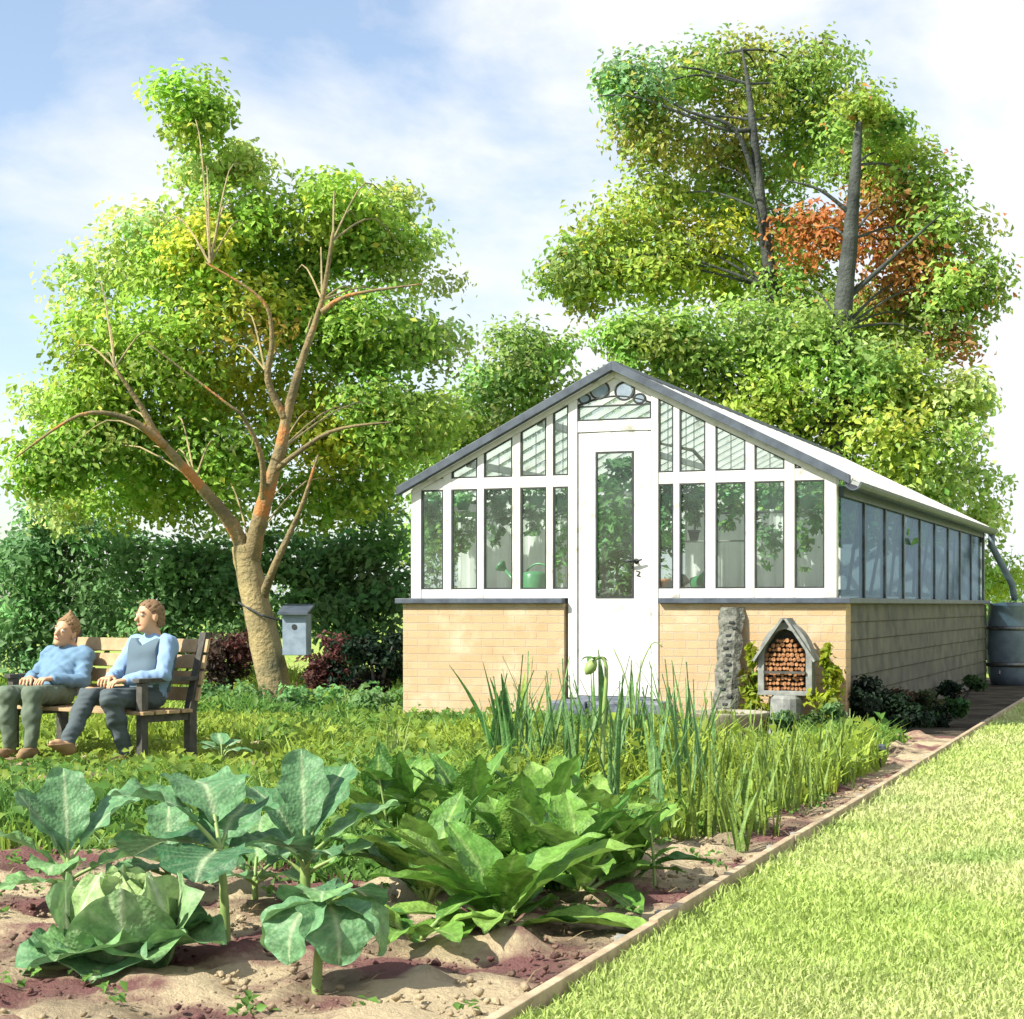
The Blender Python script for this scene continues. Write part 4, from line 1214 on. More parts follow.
for px, d, rws, lb in ((225, 18.6, [(205, 700, 24, FG, 350), (240, 705, 24, BG2, 350)], "low bluish green shrub in front of the west maroon shrub"),
                       (320, 18.2, [(300, 705, 26, FG, 380), (335, 708, 26, BG2, 380)], "low bluish green shrub in front of the forked trunk foot"),
                       (395, 17.6, [(375, 705, 24, BG2, 350), (410, 705, 20, FG, 300)], "low bluish green shrub beside the west corner of the brick"),
                       (175, 16.5, [(165, 728, 20, FG, 300), (195, 730, 18, BG2, 300)], "low bluish green shrub just behind the bench end")):
    shrub(px, 700, rws, lb, d=d, leaf=0.075, dens=1.3)
# dark planting along the shaded side
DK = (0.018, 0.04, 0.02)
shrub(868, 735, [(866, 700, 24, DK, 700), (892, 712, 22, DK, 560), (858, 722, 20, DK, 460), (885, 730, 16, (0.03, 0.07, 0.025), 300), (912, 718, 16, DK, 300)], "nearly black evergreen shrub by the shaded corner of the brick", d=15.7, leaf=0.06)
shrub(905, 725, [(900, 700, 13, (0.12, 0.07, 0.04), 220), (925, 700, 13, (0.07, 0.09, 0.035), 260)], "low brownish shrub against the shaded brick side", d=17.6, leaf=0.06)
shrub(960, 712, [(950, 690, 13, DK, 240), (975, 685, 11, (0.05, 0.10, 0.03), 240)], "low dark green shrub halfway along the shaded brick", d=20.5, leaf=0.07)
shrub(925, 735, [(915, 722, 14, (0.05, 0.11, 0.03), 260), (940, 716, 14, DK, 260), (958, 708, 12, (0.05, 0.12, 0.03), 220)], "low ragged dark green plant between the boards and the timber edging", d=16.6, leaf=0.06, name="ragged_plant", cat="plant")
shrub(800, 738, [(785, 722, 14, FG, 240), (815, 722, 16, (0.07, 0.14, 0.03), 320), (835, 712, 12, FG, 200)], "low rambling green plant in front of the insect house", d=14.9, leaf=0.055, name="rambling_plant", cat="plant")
LG = (0.27, 0.34, 0.025)
for px, py, rr, d, lb in ((752, 690, 16, 15.55, "lime green upright plant between bark slab and insect house"), (829, 685, 16, 15.2, "lime green upright plant by the sunny brick corner")):
    r = Vector((at(px, 605, d).x, d, 0))
    t = tag(empty("lime_plant", r), lb, "plant")
    MB().tube([(0, 0, 0), (0.01, 0, 0.4), (0, 0, 0.75)], [0.012, 0.009, 0.004], 6).build("stem", 'green_stem', t)
    crown("foliage", [((0, 0, 0.22), (0.17, 0.14, 0.2), LG, 260), ((0, 0, 0.48), (0.12, 0.10, 0.2), LG, 200), ((0, 0, 0.70), (0.05, 0.05, 0.12), LG, 70)], 0.085, parent=t, sub=8)

# nest box strapped to the trunk
nbp = at(297, 655, DT - 0.16)
nbx = tag(empty("nest_box", nbp, R(-8)), "blue-grey nest box strapped to the side of the forked trunk", "nest box")
MB().box((-0.13, -0.11, 0.0), (0.13, 0.11, 0.44)).build("box_body", 'box_blue', nbx, 0.006)
MB().add([(-0.17, -0.17, 0.43), (0.16, -0.17, 0.43), (0.16, 0.13, 0.52), (-0.17, 0.13, 0.52), (-0.17, -0.17, 0.455), (0.16, -0.17, 0.455), (0.16, 0.13, 0.545), (-0.17, 0.13, 0.545)],
         [(3, 2, 1, 0), (4, 5, 6, 7), (0, 1, 5, 4), (1, 2, 6, 5), (2, 3, 7, 6), (3, 0, 4, 7)]).build("roof", 'slate_paint', nbx)
MB().tube([(0, -0.108, 0.30), (0, -0.114, 0.30)], 0.03, 16).build("entrance_hole", 'black_seal', nbx)
MB().tube([(-0.13, -0.02, 0.36), (-0.35, -0.10, 0.42), (-0.52, -0.06, 0.50), (-0.66, 0.06, 0.56)], 0.012, 8).build("strap", 'black_seal', nbx)

# ------------------------------------------------------------------ leaves of vegetables
def profile(kind, t):
    if kind == 'round':
        return np.sin(pi * np.clip(t, 0, 1) ** 0.85) ** 0.62
    if kind == 'spoon':
        return 0.06 + 0.94 * np.sin(pi * np.clip(t, 0, 1) ** 1.25 * 0.99 + 0.01) ** 0.62
    if kind == 'lance':
        return np.sin(pi * t ** 0.75) ** 0.9
    if kind == 'paddle':
        return 0.10 + 0.9 * np.sin(pi * np.clip((t - 0.18) / 0.82, 0, 1) ** 0.9) ** 0.65
    return (1 - t ** 2.2) * (0.75 + 0.25 * np.minimum(t * 6, 1))       # strap

def leaf_grid(L, W, kind, e0, bend, cup=0.25, ruf=0.0, nu=14, nv=8, col=(0.1, 0.2, 0.05), rib=(0.3, 0.38, 0.18), fq=14, twist=0.0, veins=True):
    t = np.linspace(0, 1, nu)
    if kind in ('spoon', 'round'):
        t = 0.45 * t + 0.55 * np.sin(t * pi / 2)      # closer rows towards the rounded tip
    ang = e0 - bend * t
    dy, dz = np.cos(ang), np.sin(ang)
    dt = np.diff(t)
    y = np.concatenate([[0], np.cumsum((dy[1:] + dy[:-1]) / 2 * dt)]) * L
    z = np.concatenate([[0], np.cumsum((dz[1:] + dz[:-1]) / 2 * dt)]) * L
    w = W / 2 * profile(kind, t)
    w = np.maximum(w, 0.004)
    s = np.linspace(-1, 1, nv + (nv + 1) % 2)
    nv = len(s)
    TT, SS = np.meshgrid(t, s, indexing='ij')
    ph = rng.uniform(0, 6.28, 3)
    lift = cup * np.abs(SS) ** 1.6 * w[:, None] + ruf * W * np.abs(SS) ** 2 * (np.sin(TT * fq + ph[0] + SS) * 0.6 + np.sin(TT * fq * 2.1 + ph[1] - SS * 2) * 0.35)
    lift += ruf * W * 0.25 * np.sin(TT * 9 + ph[2]) * (1 - np.abs(SS))
    edge = 1 + (0.10 if ruf else 0.03) * np.sin(TT * fq * 1.3 + ph[1]) * np.abs(SS)
    Xl = SS * w[:, None] * edge
    nx_, nz_ = -np.sin(ang), np.cos(ang)
    V = np.stack([Xl, y[:, None] + nx_[:, None] * lift, z[:, None] + nz_[:, None] * lift], -1)
    if twist:
        a = twist * TT
        V = np.stack([V[..., 0] * np.cos(a), V[..., 1], V[..., 2] + V[..., 0] * np.sin(a)], -1)
    ribf = np.exp(-(SS / (0.05 + 0.07 * (1 - TT))) ** 2)
    if veins:
        vf = 0.5 + 0.5 * np.cos((TT * 7 - np.abs(SS) * 2.2) * 2 * pi)
        ribf = np.maximum(ribf * 0.9, vf ** 8 * 0.35 * (1 - 0.6 * np.abs(SS)))
    c = np.array(col)[None, None, :] * (1 + rng.normal(0, 0.05, TT.shape + (1,))) * (1 - ribf[..., None]) + np.array(rib)[None, None, :] * ribf[..., None]
    i = np.arange(nu * nv).reshape(nu, nv)
    F = np.stack([i[:-1, :-1], i[:-1, 1:], i[1:, 1:], i[1:, :-1]], -1).reshape(-1, 4)
    return V.reshape(-1, 3), F, np.clip(c.reshape(-1, 3), 0.003, 0.9)

def place(V, az, loc, scale=1.0, roll=0.0):
    m = Matrix.Rotation(az, 3, 'Z') @ Matrix.Rotation(roll, 3, 'Y')
    return V @ np.array(m).T * scale + np.array(loc)

def add_leaf(parent, az, loc, name="leaf", mat='big_leaf', roll=0.0, **kw):
    V, F, C = leaf_grid(**kw)
    return np_mesh(name, place(V, az, loc, 1.0, roll), F, mat, parent, C, smooth=True)

def stalk(parent, pts, r0, r1, mat='green_stem', name="stalk"):
    P = smooth_path(pts, 4)
    return MB().tube(P, [r0 + (r1 - r0) * i / (len(P) - 1) for i in range(len(P))], 8, 0.03).build(name, mat, parent, smooth=True)

BLUE = (0.075, 0.19, 0.075); BLUE2 = (0.105, 0.235, 0.10); CAB = (0.15, 0.30, 0.105); CORE = (0.30, 0.42, 0.15); RIBP = (0.36, 0.46, 0.26)

# -- cabbage
c0 = on_ground(122, 968)
cb = tag(empty("cabbage", c0), "big round pale-hearted cabbage in the near corner of the bed", "cabbage")
for k in range(11):
    a = k * 2.4 + 0.3
    add_leaf(cb, a, (0, 0, 0.03), L=rng.uniform(0.30, 0.36), W=0.32, kind='spoon', e0=R(14 + 11 * (k % 3)), bend=R(32), cup=0.4, ruf=0.07, col=(BLUE2, CAB, (0.13, 0.26, 0.11))[k % 3], rib=RIBP, nu=30, nv=19)
HC = np.array([0.0, 0.0, 0.145])
def wrap_leaf(az, r, spread, t0_, t1_, flare, col, name="leaf", nu=22, nv=19):
    """a leaf hugging the heart of the cabbage, from its base up and over, with a curling rim"""
    t = np.linspace(0, 1, nu); s_ = np.linspace(-1, 1, nv)
    TT, SS = np.meshgrid(t, s_, indexing='ij')
    half = spread * np.sin(pi * np.clip(0.12 + 0.80 * TT, 0, 1)) ** 0.5
    lon = SS * half
    lat = t0_ + (t1_ - t0_) * TT * (1 - 0.18 * SS ** 2)
    p1, p2 = rng.uniform(0, 6.28, 2)
    rr = r + flare * (np.abs(SS) ** 4 * 0.7 + TT ** 5) + 0.007 * np.sin(SS * 9 + p1) * (np.abs(SS) ** 2 + TT ** 3) + 0.004 * np.sin(TT * 11 + SS * 5 + p2)
    V = np.stack([rr * np.cos(lat) * np.sin(lon), rr * np.cos(lat) * np.cos(lon), rr * np.sin(lat)], -1).reshape(-1, 3)
    rib = np.exp(-(SS / (0.03 + 0.07 * (1 - TT))) ** 2)
    vf = (0.5 + 0.5 * np.cos((TT * 6 - np.abs(SS) * 2.0) * 2 * pi)) ** 8 * 0.4
    rib = np.maximum(rib * 0.9, vf)[..., None]
    C = (np.array(col) * (1 - rib) + np.array((0.46, 0.54, 0.33)) * rib).reshape(-1, 3)
    i_ = np.arange(nu * nv).reshape(nu, nv)
    F = np.stack([i_[:-1, :-1], i_[:-1, 1:], i_[1:, 1:], i_[1:, :-1]], -1).reshape(-1, 4)
    np_mesh(name, place(V, az, HC), F, 'big_leaf', cb, C, smooth=True)
hd = MB().lathe([(max(0.002, 0.122 * sin(k / 14 * pi)), HC[2] - 0.118 * cos(k / 14 * pi)) for k in range(15)], 28)
o = hd.build("heart", 'big_leaf', cb, smooth=True)
av = o.data.color_attributes.new("Col", 'FLOAT_COLOR', 'POINT')
av.data.foreach_set("color", np.tile(np.array([0.36, 0.47, 0.20, 1.0], dtype=np.float32), len(o.data.vertices)))
for k, (az, r_, sp_, t1_, fl_) in enumerate(((3.3, 0.128, 1.05, 1.75, 0.012), (1.3, 0.132, 1.0, 1.6, 0.014), (5.2, 0.136, 1.0, 1.5, 0.016), (2.4, 0.150, 1.0, 1.15, 0.030), (4.3, 0.155, 1.0, 1.05, 0.034), (0.2, 0.150, 1.1, 1.2, 0.030), (3.35, 0.172, 1.05, 0.62, 0.055), (1.5, 0.175, 1.0, 0.72, 0.055), (5.1, 0.178, 1.0, 0.70, 0.055))):
    wrap_leaf(az, r_, sp_, -1.2, t1_, fl_, CORE if k < 3 else ((0.25, 0.38, 0.14) if k < 6 else (0.17, 0.30, 0.12)))

# -- leafy brassicas on stems
def brassica(name, px, py, leaves, label, cat, stem_h, stem_r=0.018, lean=(0, 0), big=1.0):
    g = on_ground(px, py)
    t = tag(empty(name, g), label, cat)
    top = Vector((lean[0], lean[1], stem_h))
    stalk(t, [(0, 0, -0.03), (lean[0] * 0.3, lean[1] * 0.3, stem_h * 0.5), top], stem_r * 1.2, stem_r * 0.7, name="stem")
    for az, f, pet, kw in leaves:
        kw['L'] *= big; kw['W'] *= big
        p0 = Vector((lean[0] * f, lean[1] * f, stem_h * f))
        e0 = kw.get('e0', R(40))
        d = Vector((-sin(R(az)) * cos(e0), cos(R(az)) * cos(e0), sin(e0)))
        p1 = p0 + d * pet
        stalk(t, [p0, p0 + d * pet * 0.5 + Vector((0, 0, 0.004)), p1 + d * 0.03], 0.009, 0.006)
        add_leaf(t, R(az), p1, **kw)
    return t
def K(L, W, e0, bend, col=BLUE, ruf=0.085, cup=0.25, kind='spoon', rib=RIBP):
    return dict(L=L, W=W, kind=kind, e0=R(e0), bend=R(bend), cup=cup, ruf=ruf, col=col, rib=rib, nu=34, nv=19)
# azimuth 90 points to -X, -90 to +X, 180 towards the viewer
brassica("kale", 68, 908, [(75, 0.9, 0.06, K(0.30, 0.20, 62, 25, BLUE2)), (20, 1.0, 0.05, K(0.34, 0.20, 74, 25, BLUE2)), (-60, 0.95, 0.07, K(0.34, 0.26, 55, 35, BLUE2)), (-85, 0.6, 0.10, K(0.30, 0.24, 28, 50, CAB)), (110, 0.6, 0.06, K(0.30, 0.18, 50, 40, CAB)),
          (180, 0.7, 0.05, K(0.26, 0.20, 35, 60, CAB)), (-140, 0.45, 0.06, K(0.26, 0.20, 20, 50, CAB)), (130, 0.4, 0.04, K(0.24, 0.18, 25, 45, CAB))],
         "blue-green kale plant behind the cabbage at the bed's far west end", "kale", 0.17, 0.018, (0, 0), 1.0)
brassica("spring_greens", 226, 948, [(60, 1.0, 0.04, K(0.30, 0.33, 12, 42, (0.045, 0.145, 0.055), 0.04)), (-50, 0.95, 0.04, K(0.26, 0.26, 14, 40, BLUE)), (170, 0.98, 0.02, K(0.20, 0.27, 10, 55, (0.045, 0.13, 0.055), 0.04)), (25, 1.0, 0.10, K(0.27, 0.25, 58, 70, BLUE2)), (95, 1.0, 0.12, K(0.26, 0.24, 48, 62, BLUE2)), (-10, 0.98, 0.04, K(0.24, 0.24, 45, 50, BLUE))],
         "brassica with one big dark drooping leaf on a bare pale stem", "brassica", 0.33, 0.016, (-0.02, 0), 1.18)
brassica("collard", 305, 912, [(50, 0.9, 0.08, K(0.34, 0.22, 58, 40, BLUE)), (12, 1.0, 0.08, K(0.36, 0.19, 76, 20, BLUE2)), (-28, 1.0, 0.09, K(0.36, 0.22, 62, 32, BLUE)), (-65, 0.95, 0.10, K(0.34, 0.20, 40, 34, CAB)), (-85, 0.7, 0.10, K(0.32, 0.18, 28, 36, CAB)), (85, 0.7, 0.08, K(0.30, 0.20, 35, 50, BLUE)), (150, 0.8, 0.05, K(0.24, 0.18, 50, 60, BLUE2)), (-150, 0.75, 0.05, K(0.24, 0.17, 45, 60, BLUE))],
         "tall collard with upright blue-green leaves fanned from a ridged stem", "brassica", 0.20, 0.022, (0, 0), 0.98)
brassica("drooping_brassica", 316, 992, [(80, 1.0, 0.02, K(0.21, 0.19, 8, 105, CAB, 0.04, 0.2, 'round')), (140, 1.0, 0.02, K(0.21, 0.20, 8, 120, BLUE2, 0.04, 0.2, 'round')), (-160, 1.0, 0.02, K(0.21, 0.20, 8, 115, BLUE2, 0.04, 0.2, 'round')), (-100, 1.0, 0.02, K(0.21, 0.20, 8, 110, CAB, 0.04, 0.2, 'round')), (-40, 1.0, 0.02, K(0.19, 0.16, 35, 100, BLUE, 0.04)), (30, 1.0, 0.02, K(0.19, 0.16, 35, 100, BLUE, 0.04)), (180, 1.0, 0.01, K(0.13, 0.14, 60, 100, CAB, 0.04))],
         "short brassica with a rounded head of drooping leaves nearest the viewer", "brassica", 0.26, 0.014, (0.03, 0), 1.15)
brassica("young_brassica", 168, 895, [(75, 0.9, 0.05, K(0.24, 0.19, 35, 45, CAB)), (10, 1.0, 0.05, K(0.26, 0.18, 62, 30, BLUE2)), (-50, 0.9, 0.05, K(0.25, 0.19, 42, 45, CAB)), (-110, 0.7, 0.05, K(0.22, 0.18, 28, 45, BLUE2)), (170, 0.7, 0.05, K(0.22, 0.18, 30, 50, CAB)), (130, 0.6, 0.05, K(0.22, 0.17, 25, 45, BLUE2))],
         "young pale brassica low between the kale and the big-leaved stem", "brassica", 0.12, 0.013)
brassica("young_brassica", 255, 905, [(70, 0.9, 0.05, K(0.22, 0.17, 35, 45, BLUE2)), (0, 1.0, 0.05, K(0.24, 0.17, 60, 30, CAB)), (-60, 0.9, 0.05, K(0.23, 0.17, 40, 45, BLUE2)), (-130, 0.7, 0.05, K(0.21, 0.17, 28, 45, CAB)), (150, 0.7, 0.05, K(0.21, 0.17, 30, 50, BLUE2))],
         "young brassica half hidden between the bare pale stem and the collard", "brassica", 0.11, 0.013)
# -- little clover-leaved seedling further back
s0 = on_ground(222, 790)
sd = tag(empty("seedling", s0), "small seedling with a cluster of round leaves beyond the brassicas", "seedling")
for k, (az, e, L_) in enumerate(((70, 50, 0.13), (20, 70, 0.14), (-40, 55, 0.13), (-90, 35, 0.13), (150, 45, 0.11), (-140, 40, 0.12))):
    d = Vector((-sin(R(az)) * cos(R(e)), cos(R(az)) * cos(R(e)), sin(R(e))))
    up_ = Vector((0, 0, 0.20))
    stalk(sd, [(0, 0, 0), up_ + d * 0.02, up_ + d * 0.09], 0.006, 0.004)
    add_leaf(sd, R(az), up_ + d * 0.08, L=L_, W=0.12, kind='round', e0=R(e - 20), bend=R(40), cup=0.2, ruf=0.02, col=BLUE2, rib=RIBP, nu=9, nv=7)

# -- glossy chard clumps in the middle of the bed
CH = [(0.055, 0.155, 0.025), (0.085, 0.21, 0.03), (0.13, 0.27, 0.04), (0.19, 0.33, 0.06)]
def chard(px, py, n, Lr, label, seed, spread=(15, 75), az0=0, name="chard", bigger=1.0, azl=None):
    g = np.random.default_rng(seed)
    p = on_ground(px, py)
    t = tag(empty(name, p), label, "chard")
    for k in range(n):
        az = (azl[k] if azl else az0 + k * 137.5 + g.uniform(-15, 15))
        e = g.uniform(*spread)
        L_ = g.uniform(*Lr) * bigger
        d = Vector((-sin(R(az)) * cos(R(e)), cos(R(az)) * cos(R(e)), sin(R(e))))
        pet = g.uniform(0.05, 0.11)
        stalk(t, [(0, 0, -0.01), d * pet * 0.5, d * (pet + 0.02)], 0.010, 0.008)
        add_leaf(t, R(az), d * pet, L=L_, W=L_ * g.uniform(0.34, 0.48), kind='lance', e0=R(e), bend=R(g.uniform(20, 60)), cup=0.30, ruf=0.07, col=CH[int(g.integers(0, 4))], rib=(0.24, 0.36, 0.10), nu=26, nv=13)
    return t
chard(500, 930, 20, (0.36, 0.52), "largest glossy green chard rosette in the middle of the bed", 3, (6, 66), bigger=1.08)
chard(428, 905, 14, (0.34, 0.46), "dark green chard clump between the collard and the largest rosette", 4, (10, 74), 40)
chard(580, 895, 15, (0.34, 0.46), "chard clump on the lawn side of the largest rosette", 5, (12, 78), 80)
chard(395, 842, 12, (0.42, 0.56), "upright chard clump behind the collard", 6, (45, 84), 10)
chard(470, 850, 13, (0.38, 0.50), "broad-leaved chard behind the largest rosette", 8, (35, 82), 200)
chard(548, 848, 12, (0.36, 0.48), "chard clump in front of the strap-leaved plants", 9, (30, 80), 300)
chard(628, 885, 12, (0.28, 0.40), "small chard clump beside the lawn edging", 12, (15, 74), 150)
chard(520, 880, 12, (0.34, 0.46), "chard clump rising just behind the largest rosette", 13, (30, 80), 60)
chard(598, 850, 10, (0.30, 0.42), "pale chard clump under the nodding bud stalk", 14, (35, 80), 20)
chard(415, 945, 8, (0.26, 0.34), "small dark chard with low spreading leaves before the collard", 15, (8, 50), 70)
# tall stalked leaves among them
def stalked(px, py, top_px, top_py, L_, W, label, col):
    p = on_ground(px, py)
    t = tag(empty("stalked_leaf_plant", p), label, "plant")
    q = at(top_px, top_py, p.y) - p
    stalk(t, [(0, 0, -0.01), (q.x * 0.3, 0, q.z * 0.5), q], 0.007, 0.005)
    add_leaf(t, R(8), q - Vector((0, 0, L_ * 0.45)), L=L_, W=W, kind='round', e0=R(82), bend=R(15), cup=0.2, ruf=0.02, col=col, rib=(0.22, 0.34, 0.08), nu=12, nv=9)
    for az in (100, -80):
        add_leaf(t, R(az), (q.x * 0.3, 0, q.z * 0.45), L=L_ * 0.8, W=W * 0.7, kind='round', e0=R(50), bend=R(50), cup=0.2, ruf=0.03, col=col, rib=(0.22, 0.34, 0.08), nu=10, nv=7)
stalked(388, 850, 379, 776, 0.19, 0.13, "tall stalk topped by one dark oval leaf above the collard", CH[0])
stalked(470, 880, 458, 815, 0.17, 0.15, "stalk with a rounded mid-green leaf above the chard", CH[1])
stalked(556, 880, 556, 822, 0.17, 0.10, "stalk with a narrow oval leaf above the chard", CH[1])
stalked(655, 890, 650, 825, 0.15, 0.09, "stalk with a single oval leaf nearest the edging board", CH[2])

# -- strap-leaved plants in front of the door
def strap_plant(name, px, py, h, n, cols, seed, spread=0.12, w=0.028):
    g = np.random.default_rng(seed)
    p = on_ground(px, py)
    Vs, Fs, Cs, off = [], [], [], 0
    for k in range(n):
        az = g.uniform(0, 2 * pi)
        V, F, C = leaf_grid(L=h * g.uniform(0.65, 1.1), W=w * g.uniform(0.7, 1.3), kind='strap', e0=R(g.uniform(76, 89)), bend=R(g.uniform(2, 30)), cup=0.5, nu=9, nv=3, col=cols[int(g.integers(0, len(cols)))], rib=cols[0], veins=False)
        V = place(V, az, (g.normal(0, spread * 0.4), g.normal(0, spread * 0.4), -0.01))
        Vs.append(V); Fs.append(F + off); Cs.append(C); off += len(V)
    o = np_mesh(name, np.concatenate(Vs), np.concatenate(Fs), 'big_leaf', None, np.concatenate(Cs), smooth=True)
    o.location = p
    return o
SG = [(0.12, 0.24, 0.075), (0.17, 0.29, 0.09), (0.085, 0.19, 0.075)]
SY = [(0.17, 0.26, 0.05), (0.24, 0.31, 0.05), (0.11, 0.20, 0.05)]
srow = [(500, 790, 0.85), (520, 775, 0.80), (536, 795, 0.75), (553, 770, 0.8), (574, 800, 0.85), (590, 785, 0.75), (612, 812, 0.85), (636, 795, 0.8), (655, 820, 0.8), (676, 800, 0.75), (668, 780, 0.8), (700, 815, 0.8), (690, 790, 0.9)]
for i, (px, py, h) in enumerate(srow):
    o = strap_plant("strap_leaf_plant", px, py, h, 9, SG, 40 + i)
    tag(o, "tall bluish green strap-leaved plant in the rows before the door", "plant", "blue-green strap-leaved plants before the door")
srow2 = [(722, 800, 0.6), (738, 820, 0.62), (757, 800, 0.6), (775, 815, 0.58), (790, 795, 0.55), (808, 800, 0.52), (745, 785, 0.65), (770, 780, 0.6), (715, 840, 0.62), (830, 785, 0.5), (800, 778, 0.5), (695, 838, 0.6)]
srow2 += [(845, 775, 0.5), (858, 768, 0.45), (818, 785, 0.55), (838, 790, 0.5), (872, 760, 0.4), (790, 815, 0.55), (765, 835, 0.6), (742, 850, 0.6), (812, 805, 0.5), (730, 775, 0.6), (705, 775, 0.7), (850, 755, 0.4)]
for i, (px, py, h) in enumerate(srow2):
    o = strap_plant("strap_leaf_plant", px, py, h * 0.85, 9, SY, 70 + i, w=0.024)
    tag(o, "yellow-green strap-leaved plant between the edging boards and the bowl", "plant", "yellow-green strap-leaved plants by the edging")
# broad pointed clump by the west brick
o = strap_plant("pointed_leaf_plant", 498, 775, 0.78, 5, [(0.05, 0.15, 0.035), (0.08, 0.19, 0.04)], 91, w=0.11)
tag(o, "clump of broad dark pointed leaves before the west brick panel", "plant")
o = strap_plant("pointed_leaf_plant", 522, 752, 0.72, 5, [(0.22, 0.31, 0.04), (0.15, 0.25, 0.04)], 92, w=0.09)
tag(o, "clump of broad lime pointed leaves by the west end of the step", "plant")
# nodding bud stalk before the door, and a tall leaf with an arching tip
p = on_ground(603, 800)
t = tag(empty("nodding_bud_plant", p), "tall stalk with a nodding green bud in front of the white door", "plant")
q = at(604, 664, p.y) - p
stalk(t, [(0, 0, 0), (0.0, 0, q.z * 0.5), (0.02, 0, q.z * 0.92), (0.0, 0, q.z * 1.04), (-0.05, -0.01, q.z * 1.03)], 0.018, 0.006, name="stem")
add_leaf(t, R(20), (0.0, 0, q.z * 0.55), L=0.45, W=0.06, kind='strap', e0=R(86), bend=R(10), cup=0.4, col=SG[0], rib=SG[1], veins=False)
bd = MB().lathe([(0.004, -0.075), (0.026, -0.055), (0.036, -0.02), (0.024, 0.012), (0.006, 0.03)], 14, Matrix.Translation((-0.06, -0.01, q.z * 1.0)) @ Matrix.Rotation(R(35), 4, 'Y')).build("bud", 'green_stem', t, smooth=True)
for az in (60, 150, -60):
    add_leaf(t, R(az), (-0.05, -0.01, q.z * 1.03), name="bract", L=0.10, W=0.04, kind='lance', e0=R(40), bend=R(90), cup=0.3, col=CH[0], rib=CH[1], nu=8, nv=5, veins=False)
p = on_ground(632, 790)
t = tag(empty("arching_leaf_plant", p), "tall single leaf with a long arching tip before the door frame", "plant")
q = at(630, 660, p.y) - p
add_leaf(t, R(0), (0, 0, 0), L=q.z * 1.0, W=0.07, kind='strap', e0=R(89), bend=R(6), cup=0.5, col=SG[0], rib=SG[1], veins=False)
stalk(t, [(0, 0, 0.05), (0.03, 0, q.z * 0.8), (0.12, 0, q.z * 1.12), (0.19, 0, q.z * 1.1)], 0.007, 0.003)
stalk(t, [(0, 0, 0.05), (-0.02, 0, q.z * 0.75), (-0.12, 0, q.z * 1.1)], 0.006, 0.003)
# fine arching grass tuft
o = strap_plant("arching_grass_tuft", 392, 768, 0.36, 22, [(0.20, 0.28, 0.07), (0.14, 0.22, 0.06)], 99, w=0.009)
tag(o, "fine arching grass tuft beyond the upright chard", "grass tuft")

# weeds coming up through the soil, and scraps of dry straw
def weeds():
    n = 420
    t = rng.uniform(-1.5, 5.5, n); s_ = -rng.uniform(0.12, 4.5, n)
    X = E0.x + EA.x * t + ER.x * s_; Y = E0.y + EA.y * t + ER.y * s_
    k = (np.abs(X) < 0.32 * Y) & (Y > 4.5) & (patch_noise(X, Y, 2.5, 31) > -0.2)
    X, Y = X[k], Y[k]
    m = 7
    P = np.repeat(np.stack([X, Y, np.full(len(X), 0.03)], 1), m, axis=0)
    P += np.stack([rng.normal(0, 0.022, len(P)), rng.normal(0, 0.022, len(P)), rng.uniform(0, 0.03, len(P))], 1)
    Nn = rng.normal(0, 0.45, P.shape) + np.array([0, 0, 1.0])
    cw = np.array([[0.14, 0.28, 0.06]]) * rng.uniform(0.7, 1.4, (len(P), 1))
    V, F, C = leaf_cloud(P, Nn, rng.uniform(0.02, 0.045, len(P)), cw, 0.6)
    tag(np_mesh("weed_seedlings", V, F, 'leaf', None, C), kind='stuff')
    n = 900
    t = rng.uniform(-2.5, 6.5, n); s_ = -rng.uniform(0.03, 5.5, n)
    X = E0.x + EA.x * t + ER.x * s_; Y = E0.y + EA.y * t + ER.y * s_
    V, F, C = blades(X, Y, rng.uniform(0.03, 0.09, n), np.full(n, 0.0022), np.tile(np.array([[0.50, 0.40, 0.20]]), (n, 1)) * rng.uniform(0.6, 1.1, (n, 1)), 3.5, 0.02)
    V[:, 2] = 0.02 + (V[:, 2] - 0.02) * 0.35
    tag(np_mesh("dry_straw", V, F, 'grass', None, C), kind='stuff')
weeds()

